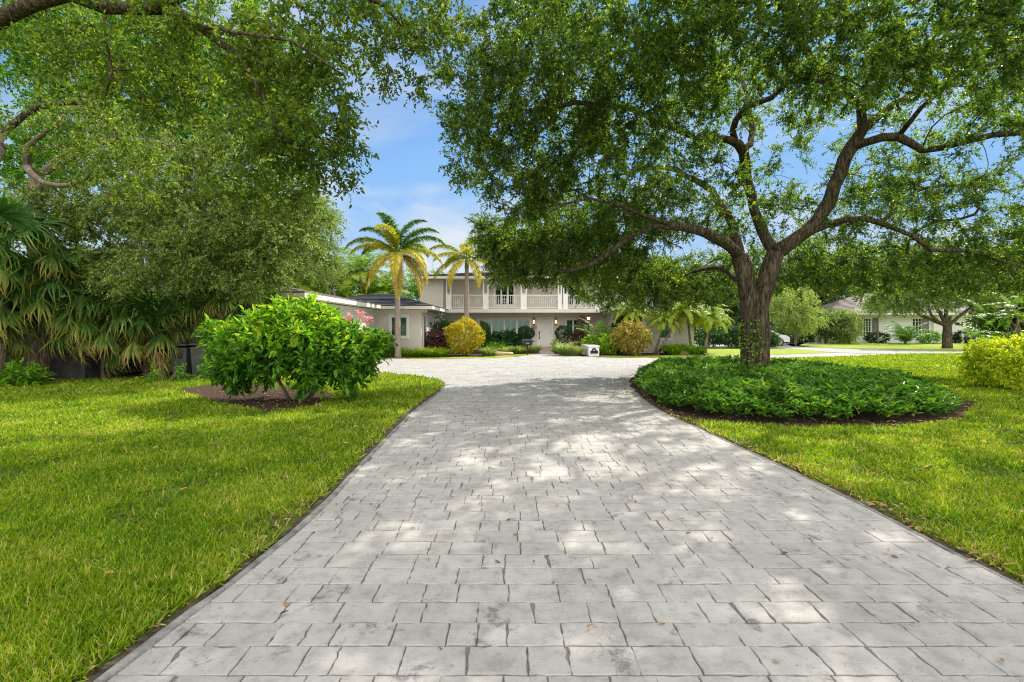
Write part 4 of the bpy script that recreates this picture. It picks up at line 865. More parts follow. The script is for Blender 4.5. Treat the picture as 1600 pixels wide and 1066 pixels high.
# flowering bush on the left lawn
def flowering():
    x, y = -4.35, 9.9; e = empty('flowering_bush', (x, y, 0), 'big spreading bright green bush with a few pink flowers on the left lawn', 'shrub')
    s = Skel(20000); rr = [(-.9, .2), (-.5, -.5), (.3, -.5), (.9, .1), (.5, .6), (-.3, .6), (0.1, 0)]
    for i, (a, b) in enumerate(rr):
        s.limb([(x + a * .22, y + b * .22, -.03), (x + a * .6, y + b * .7, .55), (x + a * 1.2, y + b * 1.3, 1.0)], .032, .018, t='stem', parent='none')
    blobs = [(x - .1, y, 1.3, 1.3, 1.15, .58, 270), (x + .75, y, 1.08, .9, .95, .55, 190), (x - .95, y + .1, 1.1, .8, .9, .55, 170), (x, y + .2, 1.72, .65, .8, .3, 120), (x + .8, y + .1, 1.5, .5, .6, .25, 50), (x - .3, y - .3, .95, 1.3, .9, .45, 150), (x + 1.2, y - .2, .75, .4, .6, .38, 70), (x - 1.2, y - .3, .75, .5, .5, .4, 70), (x - .5, y, 1.92, .3, .3, .22, 14), (x + .2, y, 1.98, .25, .3, .2, 10), (x - 1.7, y, 1.45, .25, .3, .2, 9), (x + 1.65, y, 1.3, .2, .3, .25, 8), (x + .5, y - .7, .55, .3, .3, .22, 12)]
    blobs = [(x + (b[0] - x) * .94, b[1], .1 + (b[2] - .1) * .955, b[3] * .95, b[4] * .95, b[5] * .95, b[6]) for b in blobs]
    P, C = blob_points(blobs); s.grow(P[::2], step=.15, t='stem'); s.build(e, M_bark2, cap=.016)
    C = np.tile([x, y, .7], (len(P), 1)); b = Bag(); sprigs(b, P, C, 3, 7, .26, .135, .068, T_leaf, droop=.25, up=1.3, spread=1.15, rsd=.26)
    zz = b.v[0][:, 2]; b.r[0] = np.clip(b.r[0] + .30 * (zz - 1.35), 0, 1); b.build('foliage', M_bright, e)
    Fp = [A(563, 492, 9.8), A(575, 500, 9.9), A(545, 496, 9.7), A(570, 528, 9.9), A(578, 535, 10)]
    for q in Fp:
        f = Bag(); n = 34; d = nrm(rng.normal(size=(n, 3)) + [0, 0, .4]); f.leaf(np.tile(q, (n, 1)) + rng.normal(0, .035, (n, 3)), d, rng.normal(size=(n, 3)), .07, .045, rng.random(n), T_leaf); f.build('flower', M_pink, e)
flowering()
# hedge at the right edge
def hedge(x0, x1, y, w_, z0, z1, mat, lab, n, ln, group=None, kk=3, mm=9, name='hedge'):
    cx = (x0 + x1) / 2; return bush(name, lab, 'hedge', cx, y, (x1 - x0) / 2, w_ / 2, z0, z1, mat, n, kk, mm, .2, ln, ln * .55, stems=max(4, int((x1 - x0) * 2)), group=group, boxy=True, rmean=.55, droop=0)
for i in range(3):
    bush('lime_hedge', ['clipped yellow green hedge shrub at the right edge, nearest the bed', 'middle yellow green hedge shrub beyond the right edge of the lawn', 'far yellow green hedge shrub beyond the right edge of the lawn'][i], 'hedge shrub', 12.75 + i * 2.6, 11.75 + i * .2, 1.45, .8, .05, 1.22, M_lime, 1150, 3, 9, .17, .062, .036, stems=7, group='lime hedge shrubs at the right', boxy=True, rmean=.6, droop=0)

# fan palms at the left
def fan_leaf(bag, rb, base, az, el, pet, rad, rc, droop=.3, nseg=36):
    d = np.array([math.cos(el) * math.sin(az), math.cos(el) * math.cos(az), math.sin(el)]); side = np.array([math.cos(az), -math.sin(az), 0]); up = np.cross(side, d); up = up if up[2] > 0 else -up
    pts = [np.array(base) + d * pet * t + np.array([0, 0, -.18 * pet * t * t]) for t in np.linspace(0, 1, 6)]
    V, F = tube(pts, np.linspace(.022, .012, 6), 5, cap=False); rb.add(V, F)
    h = pts[-1]; d2 = nrm(pts[-1] - pts[-2]); th = np.linspace(-2.25, 2.25, nseg) + rng.normal(0, .03, nseg)
    ax = np.cos(th)[:, None] * d2 + np.sin(th)[:, None] * side + np.array([0, 0, -droop]) * (.5 + .9 * np.abs(np.sin(th)))[:, None]
    nn = up + rng.normal(0, .3, (nseg, 3))
    bag.leaf(np.tile(h, (nseg, 1)), ax, nn, rad * rng.uniform(.72, 1.12, nseg) * (1 - .12 * np.abs(th) / 2.2), rad * .068, np.clip(rc + rng.normal(0, .10, nseg), 0, 1), T_fan, tip=.9)
def fan_palm(x, y, h, n, lab, rad=.75, rc=(.1, .5), pet=.9, low=2.0):
    e = empty('fan_palm', (x, y, 0), lab, 'palm', 'fan palms at the left'); V, F = tube(smooth_path([(x, y, -.05), (x + .05, y, h)], .15), .13, 10, wob=.3); mesh_obj('trunk', V, tris(F), M_bark, e)
    for i in range(n):
        az = 2.399 * i + rng.normal(0, .1); el = 1.25 - low * (i / n); b, rb = Bag(), Bag(); c = np.clip(rc[0] + (rc[1] - rc[0]) * (i / n) ** 1.5 + rng.normal(0, .1), 0, .75)
        fan_leaf(b, rb, (x + .05, y, h), az, el, pet * rng.uniform(.8, 1.15), rad * rng.uniform(.85, 1.1), c, droop=.25 + .65 * i / n)
        V = np.concatenate(rb.v); F = tris(np.concatenate(rb.f)); b.add(V, F, np.full(len(V), .5)); b.build('fan_leaf', M_fan, e)
FP = [(-12.6, 13.1, 2.6, 30, 'fan palm at the far left edge over the dark tarp', .85), (-11.5, 13.8, 1.9, 26, 'fan palm over the right end of the tarp', .75), (-13.8, 12.8, 1.7, 24, 'low fan palm crowding the left edge of the picture', .8), (-10.7, 14.3, 1.5, 22, 'short fan palm in the dark gap left of the bins', .7), (-9.6, 15.3, 2.3, 24, 'fan palm with yellow tipped leaves over the bins', .75), (-8.5, 15.3, 2.3, 20, 'fan palm behind the flowering bush, right of the bins', .7), (-12.9, 12.3, 3.7, 16, 'tall fan palm with dark green leaves at the upper left', .9)]
for x, y, h, n, l_, rad in FP: fan_palm(x, y, h, n, l_, rad=rad * 1.1, rc=(.08, .55), low=1.65 if x > -10 else 2.0)
dd = empty('dead_frond', A(247, 590, 14.0), 'hanging dead tan palm frond between the grey wall and the bins', 'dead frond')
b = Bag(); n = 150; q = A(247, 556, 14.0); ax = np.stack([rng.normal(0, .28, n), rng.normal(0, .2, n), -np.ones(n)], 1); b.leaf(np.tile(q, (n, 1)) + rng.normal(0, .07, (n, 3)), ax, rng.normal(size=(n, 3)), rng.uniform(.4, .72, n), .05, rng.random(n), T_blade); b.build('blade', M_dead, dd)
tag(dd, kind='thing')

# ------------------------------------------------------------------ trees
def tree_leaves(e, P, C, k, m, L_, ln, wd, mat, tpl=T_dia, droop=.35, up=.7, twig=None, **kw):
    b = Bag(); twigbag[0] = Bag(); sprigs(b, P, C, k, m, L_, ln, wd, tpl, droop=droop, up=up, twigs=twig, **kw); b.build('crown', mat, e)
    if twig: twigbag[0].build('twigs', M_bark, e)
def PB(L): return [(*A(px, py, Y), rx, ry, rz, n) for px, py, Y, rx, ry, rz, n in L]
def oak():
    e = empty('oak_tree', (6.1, 12.3, 0), 'great spreading oak with forked trunk rising from the round planted bed', 'tree'); s = Skel(60000)
    Y0 = 12.3
    a = lambda px, py, d=0: A(px, py, Y0 + d)
    s.limb([(6.03, 12.3, -.1), a(1175, 560), a(1174, 520), a(1173, 480), a(1167, 445), a(1155, 400)], .28, .21, 'trunk', jit=.01)
    s.limb([(6.24, 12.22, -.1), a(1184, 560, -.06), a(1186, 520, -.08), a(1188, 480, -.1), a(1196, 445, -.1), a(1211, 395, -.1)], .27, .21, 'trunk', jit=.01, parent='none')
    s.limb([a(1155, 400), a(1142, 386, -.3), a(1104, 364, -.8), a(1050, 354, -1), a(1012, 358, -1.1), a(967, 383, -1), a(925, 412, -.8), a(880, 425, -.6)], .15, .04)
    s.limb([a(1155, 400), a(1150, 370, .4), a(1137, 337, .8), a(1110, 299, 1.3), a(1083, 280, 1.8), a(1040, 262, 2.3), a(980, 270, 2.5), a(900, 290, 2.6)], .14, .03)
    s.limb([a(1211, 395, -.1), a(1197, 375, .1), a(1178, 326, .1), a(1167, 272, -.1), a(1161, 239, -.4), a(1140, 218, -.9), a(1083, 215, -1.5), a(1034, 190, -2), a(978, 169, -2.5), a(900, 160, -2.8), a(830, 190, -2.8)], .14, .03)
    s.limb([a(1161, 239, -.4), a(1175, 215, .2), a(1170, 160, .8), a(1150, 90, 1.2), a(1140, 0, 1.4)], .09, .03)
    s.limb([a(1150, 225, -.7), a(1142, 205, -.9), a(1164, 169, -1.6), a(1208, 152, -2.4), a(1232, 128, -3.2), a(1290, 128, -4)], .085, .03)
    s.limb([a(1211, 395, -.1), a(1251, 370, -.2), a(1289, 326, -.3), a(1311, 272, -.5), a(1333, 228, -.6), a(1349, 201, -.7)], .17, .12)
    s.limb([a(1349, 201, -.7), a(1344, 169, -.9), a(1322, 145, -1.2), a(1295, 130, -1.8), a(1268, 92, -2.6), a(1240, 40, -3.6), a(1180, -60, -5.0), a(1050, -150, -6.2)], .10, .03)
    s.limb([a(1349, 201, -.7), a(1398, 163, -.6), a(1440, 130, -.3), a(1475, 60, .2), a(1500, -40, .5)], .10, .03)
    s.limb([a(1333, 230, -.6), a(1352, 224, -.8), a(1404, 212, -1.0), a(1442, 234, -1.3), a(1502, 223, -1.7), a(1556, 212, -2), a(1620, 200, -2.4), a(1720, 180, -2.8)], .11, .04)
    s.limb([a(1251, 370, -.2), a(1322, 343, -.4), a(1376, 348, -.6), a(1425, 370, -.7), a(1453, 392, -.8), a(1512, 392, -1), a(1572, 413, -1.2), a(1640, 430, -1.4)], .085, .03)
    s.limb([a(1158, 440), a(1148, 435, .5), a(1126, 419, 1), a(1094, 422, 1.6), a(1050, 437, 2.2), a(1000, 440, 2.8)], .075, .02)
    s.limb([a(1404, 212, -1), a(1460, 150, -1.8), a(1520, 110, -2.8), a(1600, 90, -3.6)], .06, .02)
    s.limb([a(1376, 348, -.6), a(1430, 300, .5), a(1500, 290, 1.4), a(1580, 300, 2)], .05, .02)
    s.limb([a(1050, 354, -1), a(990, 330, -1.6), a(920, 310, -2.4), a(860, 330, -3)], .06, .02)
    s.limb([a(1240, 40, -3.6), a(1340, 0, -4.6), a(1480, -40, -5.6)], .05, .02)
    B = PB([(770, 120, 9.5, 1.15, 1.5, 1.3, 100), (765, 235, 9.8, .95, 1.4, .9, 60), (830, 300, 10.4, .9, 1.2, .55, 45), (870, 110, 9.5, 1.5, 1.8, 1.5, 130), (890, 240, 10.5, 1.3, 1.5, 1.1, 110),
            (990, 50, 8.2, 1.5, 1.8, 1.0, 125), (1010, 190, 10, 1.6, 1.8, 1.2, 110), (1150, 40, 8, 1.6, 1.8, 1.0, 125), (1350, 40, 7.8, 1.7, 1.8, .95, 140), (1540, 40, 7.6, 1.4, 1.8, .9, 120),
            (880, 390, 12.8, 1.8, 1.4, .9, 210), (800, 400, 12.6, .9, 1.3, .8, 105), (970, 435, 14.2, 2.0, 1.3, .75, 160), (1010, 462, 15.5, 1.9, 1.1, .45, 70), (1000, 345, 12.3, 1.5, 1.5, .9, 120), (1080, 438, 15.5, 2.0, 1.3, .85, 130), (770, 365, 12.4, .5, .8, .45, 26), (900, 340, 14.5, 2.2, 1.5, .9, 120), (1150, 430, 16.5, 1.6, 1.3, .9, 50),
            (1100, 150, 13.5, 2.2, 2, 1.6, 95), (1230, 240, 14.5, 2.0, 1.6, 1.8, 50), (1260, 415, 16.5, 2.1, 1.4, 1.0, 150), (1380, 420, 16.5, 2.2, 1.4, 1.0, 160), (1490, 420, 15.5, 2.0, 1.5, .9, 85), (1400, 290, 13.6, 1.8, 2, 1.2, 80), (1510, 320, 13, 1.8, 2, 1.2, 110),
            (1570, 150, 10, 1.2, 1.6, 1.2, 60), (1520, 420, 12, 1.8, 1.6, .6, 80), (1600, 380, 11.6, 1.2, 1.5, .9, 50), (1270, 130, 11, 1.8, 1.8, 1.0, 55), (1450, 110, 10.5, 1.4, 1.6, .9, 45), (1120, 300, 11.6, 1.5, 1.6, 1, 50),
            (1180, 350, 13.5, 1.8, 1.5, .8, 40), (1010, 280, 12.8, 1.6, 1.6, 1.0, 55), (1420, 200, 14.5, 2, 2, 1.2, 30), (1340, 330, 12.0, 1.3, 1.5, .8, 40),
            (1100, -150, 10, 4.0, 3.0, 1.2, 70), (1450, -160, 11, 4, 3.5, 1.2, 45), (850, -90, 9.0, 2.2, 2.5, 1.0, 40), (1720, 200, 10, 2.0, 2, 2.0, 35), (1250, -420, 7.5, 3, 2.5, 1.0, 50)]) + [(.6, 7.8, 8.3, 2.6, 2.2, .6, 60), (.8, 12.2, 8.9, 2.0, 1.8, .7, 70), (11.2, 9.4, 8.0, 2.4, 1.8, .7, 70), (12.5, 12, 7.5, 1.8, 1.8, .8, 40)]
    P, C = blob_points(B); s.grow(P, step=.32, wob=.09, lo=0)
    s.build(e, M_bark, tip=.0045, e=2.15, cap=.07)
    tree_leaves(e, P, C, 9, 20, .35, .070, .030, M_oak, twig=None, droop=.12, rmean=.45, rsd=.26)
    # creeper on the lower trunk
    n = 300; z = rng.uniform(.35, 1.7, n) ** 1.0; th = rng.uniform(2.3, 5.6, n); r = .29 + .04 * rng.random(n); pos = np.stack([6.08 + r * np.cos(th), 12.28 + r * np.sin(th), z], 1)
    k = rng.random(n) < np.clip(1.3 - z / 2.6, .15, 1); pos = pos[k]; b = Bag(); m = len(pos); nn = pos - [6.12, 12.28, 0]; nn[:, 2] = .3
    b.leaf(pos, rng.normal(size=(m, 3)) + [0, 0, -.6], nn, .065, .05, rng.random(m), T_leaf); b.build('creeper', M_bright, e)
oak()
def left_oak():
    e = empty('overhanging_oak', (-9.0, 6.4, 0), 'oak whose long bough hangs over the left lawn from outside the left edge', 'tree'); s = Skel(40000)
    s.limb([(-9.0, 6.4, -.1), (-9.0, 6.5, 2), (-8.6, 6.6, 4.6)], .3, .22, 'trunk')
    q = lambda px, py, Y=6.5: A(px, py, Y)
    s.limb([(-8.6, 6.6, 4.6), (-7.2, 6.7, 5.7), q(110, -8), q(161, 11), q(225, 13), q(278, 17), q(300, 36, 6.4), q(345, 68, 6.3), q(371, 86, 6.3), q(394, 116, 6.2), q(418, 165, 6.2), q(440, 215, 6.2)], .16, .02)
    s.limb([q(225, 12), q(262, 5, 6.2), q(330, -30, 6), q(420, -60, 6), q(520, -30, 6.2), q(600, 10, 6.6), q(650, 60, 7)], .07, .015)
    s.limb([q(161, 14), q(168, 60, 6.4), q(172, 110, 6.4), q(165, 150, 6.4)], .03, .01)
    s.limb([q(300, 36, 6.4), q(360, 50, 5.9), q(450, 60, 5.6), q(540, 120, 5.8)], .035, .012)
    s.limb([(-8.8, 6.6, 3.6), (-8.8, 8.2, 4.4), q(0, 212, 10), q(56, 169, 10), q(113, 161, 10), q(150, 168, 10.2), q(200, 240, 10.4)], .14, .04)
    s.limb([(-8.6, 6.6, 4.6), (-7.5, 5, 6.6), (-5, 3.5, 7.4), (-2, 2.5, 7.6)], .13, .04)
    B = PB([(90, 60, 7.5, 1.0, 1.2, .7, 60), (200, 80, 7, 1.0, 1.0, .7, 65), (330, 60, 6.8, .9, 1, .6, 55), (300, 150, 7.6, 1.1, 1.1, .6, 60), (420, 120, 6.6, .7, .9, .6, 50), (470, 60, 6.6, .8, 1, .55, 45), (510, 130, 6.4, .35, .6, .5, 26),
            (440, 220, 6.6, .75, .9, .45, 55), (500, 250, 6.6, .42, .6, .35, 26), (545, 215, 6.6, .22, .4, .25, 9), (400, 290, 7.2, .6, .8, .3, 26), (540, 40, 6.8, .5, .8, .5, 26), (620, 20, 6.9, .6, .7, .42, 32), (620, 95, 6.9, .45, .6, .3, 13), (690, 40, 7.0, .4, .6, .4, 18), (655, 120, 7.0, .2, .3, .18, 5), (120, 200, 9.5, 1.2, 1.2, .8, 50), (200, 260, 10, 1.2, 1.2, .7, 40), (250, -90, 6.5, 2.2, 1.5, .7, 60), (560, -100, 6.8, 1.4, 1.2, .6, 40)])
    B += [(-4, 3, 7.4, 2.4, 2, .7, 50), (-7, 4, 6.6, 2, 2, .8, 20)]
    P, C = blob_points(B); s.grow(P, step=.22, wob=.09); s.build(e, M_bark, cap=.03)
    tree_leaves(e, P, C, 7, 10, .31, .066, .033, M_oaknear, tpl=T_leaf, twig=None, droop=.25, rsd=.28)
left_oak()
def simple_tree(name, lab, x, y, h, blobs, mat, k=6, m=16, L_=.5, ln=.09, wd=.045, r=.16, bark=M_bark2, group=None, lean=(0, 0), droop=.3, limbs=4, extra=None, tpl=T_dia, rmean=.45, cat='tree', cap=.06, rsd=.22):
    e = empty(name, (x, y, 0), lab, cat, group); s = Skel(30000)
    t = (x + lean[0], y + lean[1], h); s.limb([(x, y, -.1), (x + lean[0] * .4, y + lean[1] * .4, h * .5), t], r, r * .7, 'trunk')
    P, C = blob_points(blobs)
    cs = [np.array(b[:3]) for b in blobs]
    for c in sorted(cs, key=lambda c: -c[2])[:limbs]: s.limb([t, (np.array(t) * .5 + c * .5) + rng.normal(0, .25, 3), c], r * .42, r * .12)
    if extra: extra(s)
    s.grow(P[:: 1 if len(P) < 500 else 2], step=.4, wob=.1); s.build(e, bark, cap=cap); tree_leaves(e, P, C, k, m, L_, ln, wd, mat, tpl=tpl, droop=droop, rmean=rmean, rsd=rsd)
    return e
# trees at the left, behind the overhang
def ext(s):
    a = lambda px, py, Y: A(px, py, Y)
    s.limb([a(42, 260, 13), a(62, 283, 12.6), a(113, 289, 12.4), a(146, 263, 12.2), a(160, 230, 12)], .09, .03); s.limb([a(42, 230, 13), a(75, 205, 12.5), a(100, 180, 12.3)], .08, .03)
simple_tree('pale_oak', 'tall brown trunked tree with silvery foliage behind the fan palms at the left', -13.0, 13.2, 5.6, PB([(60, 330, 13.5, 1.3, 1.2, .9, 60), (150, 330, 14, 1.6, 1.3, 1.3, 120), (250, 300, 13.5, 1.6, 1.4, 1.3, 140), (340, 340, 13.5, 1.5, 1.4, 1.1, 140), (300, 400, 13.3, 1.7, 1.4, .8, 130), (420, 300, 14, 1.4, 1.3, 1.2, 110), (430, 390, 14, 1.3, 1.4, .9, 110), (480, 340, 14.5, .9, 1.2, .9, 60), (130, 410, 13.8, 1.3, 1.3, .7, 80), (340, 240, 14, 1.5, 1.2, 1, 80), (210, 440, 13.2, 1.0, 1.0, .4, 40), (390, 440, 13.6, 1.0, 1.0, .5, 50), (180, 210, 14, 1.6, 1.3, 1.0, 70)]),
            M_pale, k=8, m=16, L_=.30, ln=.085, wd=.037, r=.21, rsd=.3, bark=M_bark2, lean=(.1, 0), extra=ext, limbs=2, cap=.035)
simple_tree('broad_tree', 'bright green broad tree filling the upper left corner behind the trunk', -13.5, 17.5, 5.0, PB([(30, 40, 16, 2.2, 1.5, 1.6, 90), (120, 130, 17, 2.2, 1.5, 1.6, 90), (60, 240, 17, 1.8, 1.5, 1.4, 80), (220, 60, 17, 2.2, 1.5, 1.6, 100), (330, 120, 18, 2.2, 1.6, 1.6, 100), (430, 200, 18, 1.8, 1.6, 1.5, 90), (450, 110, 18, 1.4, 1.5, 1.4, 60), (250, 200, 18, 2.2, 1.6, 1.5, 90), (100, -80, 17, 3, 2, 1.5, 80), (330, -60, 17, 3, 2, 1.5, 80)]), M_bright, k=8, m=20, L_=.7, ln=.115, wd=.058, r=.2, rmean=.35, limbs=7)
simple_tree('dark_tree', 'dense dark evergreen over the wing roof at the left', -11.5, 20.5, 4.2, [(-13, 19.5, 4.6, 2.4, 2, 1.6, 120), (-10.5, 20, 4.6, 2.4, 2, 1.4, 120), (-9.2, 21, 5.8, 1.8, 1.8, 1.6, 90), (-12, 21, 7, 2.6, 2, 1.8, 110), (-16, 20, 5.5, 2.6, 2, 2.4, 120), (-18, 17.5, 3.6, 2.2, 2, 2.4, 120)], M_far, k=6, m=14, L_=.7, ln=.13, wd=.07, r=.2, limbs=6)
simple_tree('feathery_tree', 'thin leaved tree behind the left wing with open sky around its tips', -10.6, 25.8 + 3, 3.8, PB([(500, 410, 27, 1.6, 1.2, 1.2, 120), (470, 350, 27, 1.5, 1.2, 1.3, 110), (520, 350, 27, .9, 1.0, .9, 34), (440, 400, 27, 1.6, 1.2, 1.6, 120)]), M_pale, k=6, m=14, L_=.6, ln=.085, wd=.035, r=.12, limbs=4, cap=.02)
simple_tree('bright_tree', 'bright green leafy tree behind the left wing roof ridge', -12.5, 36, 3.2, [(-12.5, 36, 4.2, 3.0, 1.5, 1.9, 220), (-9.5, 36.5, 3.6, 2.2, 1.5, 1.5, 140)], M_bright, k=6, m=12, L_=.6, ln=.16, wd=.07, r=.15, rmean=.4)
simple_tree('round_tree', 'rounded green tree right behind the left wing roof', -5.4, 36, 3.4, [(-5.9, 36, 4.4, 1.5, 1.4, 1.5, 110), (-4.6, 37, 4.2, 1.4, 1.4, 1.4, 90), (-7.5, 37, 4.4, 1.6, 1.4, 1.6, 90)], M_bright, k=5, m=12, L_=.5, ln=.12, wd=.06, r=.15)
# dark understory screen behind the tarp and fan palms
for i, (x, y, rx, z1, l_) in enumerate([(-16.2, 15.2, 1.8, 3.0, 'dark evergreen shrub mass behind the tarp at the left edge'), (-14.0, 15.9, 1.4, 2.9, 'dark evergreen shrub behind the right end of the tarp'), (-12.4, 15.7, .9, 2.6, 'dark narrow shrub against the grey wing wall')]):
    bush('evergreen_shrub', l_, 'shrub', x, y, rx, .7, .1, z1, M_dark, 260, 3, 9, .3, .12, .06, group='dark shrubs at the left', shell=False)
leafy('green_shrub', -12.4, 12.2, .45, .5, M_bright, 'low leafy weed at the left end of the lawn before the tarp', ln=.12, z0=.03)
leafy('green_shrub', -9.3, 13.1, .5, .6, M_bright, 'small leafy seedling plant in front of the right bin', ln=.1, z0=.03, n=14)

# ---- right background: the neighbour's house, trees and planting
NH = empty('neighbour_house', (38, 47.5, 0), 'white single storey house with grey shutters and hipped roof across the street', 'house')
NX = lambda px, Y=47.5: (px - 800) * Y / 760
w = MB(); nw = [(NX(1349), NX(1361), .9, 2.35), (NX(1426), NX(1440), .9, 2.35)]
wall(w, NX(1327), NX(1470), 0, 2.75, 47.5, .2, nw); wall(w, NX(1488), NX(1560), 0, 2.75, 47.5, .2, [(NX(1492), NX(1500), 1.75, 2.0)]); w.box(NX(1327), NX(1327) + .2, 47.7, 56, 0, 2.75); w.box(NX(1470), NX(1488), 48.2, 48.4, 2.2, 2.75); w.box(NX(1327), NX(1560), 56, 56.2, 0, 2.75)
w.build('wall', M_white, NH)
for a in nw:
    fo = MB(); x0, x1, z0, z1 = a; fo.box(x0 - .1, x1 + .1, 47.45, 47.5, z1, z1 + .1).box(x0 - .1, x1 + .1, 47.42, 47.5, z0 - .1, z0)
    for k in range(4): x = x0 + (x1 - x0) * k / 3; fo.box(x - .03, x + .03, 47.52, 47.56, z0, z1)
    for k in range(3): z = z0 + (z1 - z0) * (k + .5) / 3; fo.box(x0, x1, 47.522, 47.558, z - .02, z + .02)
    fo = fo.build('window', M_white, NH); p = MB(); p.box(x0, x1, 47.6, 47.62, z0, z1); p.build('pane', M_interior, fo)
for a, b in ((1340, 1347), (1363, 1371), (1440, 1451)):
    p = MB(); p.box(NX(a), NX(b), 47.44, 47.498, .8, 2.45)
    for k in range(12): p.box(NX(a) + .05, NX(b) - .05, 47.42, 47.439, .9 + k * .125, .98 + k * .125)
    p.build('shutter', M_grey, NH)
p = MB(); p.box(NX(1473), NX(1485), 48.15, 48.2, 0, 2.15); p.build('door', M_black, NH); p = MB(); p.box(NX(1456), NX(1470), 47.3, 47.49, 0, 2.7); p.build('porch_column', M_white, NH)
p = MB(); p.box(NX(1492), NX(1500), 47.6, 47.62, 1.75, 2.0); p.build('vent_window', M_black, NH)
hip('roof', NX(1322), NX(1565), 46.6, 57, 2.9, 2.2, 4.5, M_roof2, parent=NH, fm=M_white)
nb_ = 'neighbour trees'
simple_tree('street_tree', 'short trunked round oak on the verge before the white neighbour house', NX(1480, 35), 35, 1.6, [(NX(1400, 35), 35, 3.9, 2.0, 1.8, 1.2, 110), (NX(1440, 35), 34.5, 3.6, 2.0, 1.8, 1.1, 110), (NX(1490, 35), 35, 4.4, 2.2, 1.8, 1.3, 120), (NX(1540, 35), 35, 3.9, 2.0, 1.8, 1.1, 110), (NX(1460, 35), 36, 5.3, 2.2, 1.8, 1, 80)], M_far, k=6, m=12, L_=.6, ln=.13, wd=.06, r=.34, bark=M_bark, group=nb_, limbs=6, rmean=.5)
simple_tree('silver_tree', 'silvery drooping tree on the far lawn beside the brick wall', NX(1243, 40), 40, 1.4, [(NX(1225, 40), 40, 3.0, 1.8, 1.6, 1.3, 110), (NX(1255, 40), 40, 2.2, 1.6, 1.5, 1.1, 110), (NX(1240, 40), 40, 4.0, 1.8, 1.6, 1.0, 90)], M_pale, k=6, m=12, L_=.6, ln=.15, wd=.06, r=.13, group=nb_, droop=.7, rmean=.65)
for i, (px, Y, w_, z1, mt, l_) in enumerate([(1290, 45, 2.2, 3.6, M_far, 'bushy dark tree left of the white neighbour house'), (1318, 44, 1.3, 3.2, M_pale, 'pale green bushy tree touching the left corner of the neighbour house')]):
    x = NX(px, Y); simple_tree('bushy_tree', l_, x, Y, 1.0, [(x, Y, z1 * .5, w_, 1.5, z1 * .45, 190)], mt, k=5, m=12, L_=.6, ln=.16, wd=.07, r=.12, group=nb_)
simple_tree('slender_tree', 'slender pale stemmed tree before the neighbour window', NX(1372, 44), 44, 2.4, [(NX(1365, 44), 44, 3.5, 1.2, 1, .8, 50), (NX(1385, 44), 44, 3.8, 1.6, 1, .9, 80), (NX(1410, 44), 44, 3.9, 1.6, 1, .9, 80)], M_pale, k=5, m=10, L_=.5, ln=.13, wd=.06, r=.06, group=nb_)
BG = [(1190, 52, 5, 5, 'tall hazy tree mass seen just right of the oak trunk'), (1240, 56, 6, 7, 'tall dark tree behind the silvery tree'), (1300, 58, 5.5, 8, 'tall dark tree behind the bushy dark tree'), (1355, 64, 6, 9, 'far tree rising over the left end of the neighbour roof'), (1420, 66, 6, 8.5, 'far tree over the middle of the neighbour roof'), (1490, 66, 6, 9, 'far tree over the neighbour door'), (1560, 64, 6.5, 9, 'far tree over the right end of the neighbour house'), (1640, 58, 7, 9, 'far tree outside the right edge'), (1110, 50, 5, 6, 'far tree between the date palms and the oak trunk'), (1040, 50, 5, 6.5, 'far tree behind the right wing roof'), (960, 50, 5, 7.5, 'far tree behind the main roof right of the door'), (860, 52, 5, 7.5, 'far tree behind the main roof above the door'), (1590, 40, 3, 6, 'nearer dark tree at the right edge behind the frond shrub')]
for px, Y, w_, h, l_ in BG:
    h *= 1.4 if px != 1590 else 1
    x = NX(px, Y); simple_tree('background_tree', l_, x, Y, h * .4, [(x, Y, h * .42, w_ * .85, 3, h * .36, 150), (x - w_ * .4, Y, h * .72, w_ * .6, 2.5, h * .26, 80), (x + w_ * .45, Y, h * .68, w_ * .55, 2.5, h * .24, 70)], M_far, k=6, m=12, L_=1.1, ln=.30, wd=.14, r=.28, group='far trees behind the houses', limbs=3, rmean=.3)
hedge(NX(1352, 46.3), NX(1388, 46.3), 46.3, .8, .05, .95, M_dark, 'clipped dark hedge under the neighbour window', 160, .1, 'neighbour hedges')
hedge(NX(1488, 46.3), NX(1552, 46.3), 46.3, .8, .05, 1.1, M_dark, 'long clipped dark hedge under the right part of the neighbour house', 240, .1, 'neighbour hedges')
leafy('round_shrub', NX(1445, 45), 44.6, .9, 1.1, M_bright, 'low rounded green shrub left of the neighbour door', ln=.12, n=120, rmean=.3)
e = areca(NX(1412, 44), 43.8, 24, 1.0, 'wide dark cycad with arching fronds before the neighbour house', name='cycad', rc=.05, L_=2.4, group=None)
hedge(NX(1216, 44), NX(1300, 44), 46.5, 1.2, .05, 1.5, M_dark, 'loose dark hedge along the far lawn between the brick wall and the neighbour house', 260, .14, 'neighbour hedges')
bw = MB(); bw.box(NX(1198, 43), NX(1217, 43), 43, 43.25, 0, .95); o = bw.build('brick_wall', M_brick); tag(o, 'short orange brick wall behind the parked car right of the oak trunk', 'wall'); bw = MB(); bw.box(NX(1198, 43) - .02, NX(1217, 43) + .02, 42.97, 43.28, .95, 1.0)
tag(o, 'short orange brick wall behind the parked car right of the oak trunk', 'wall'); bw.build('coping', M_cream, o)
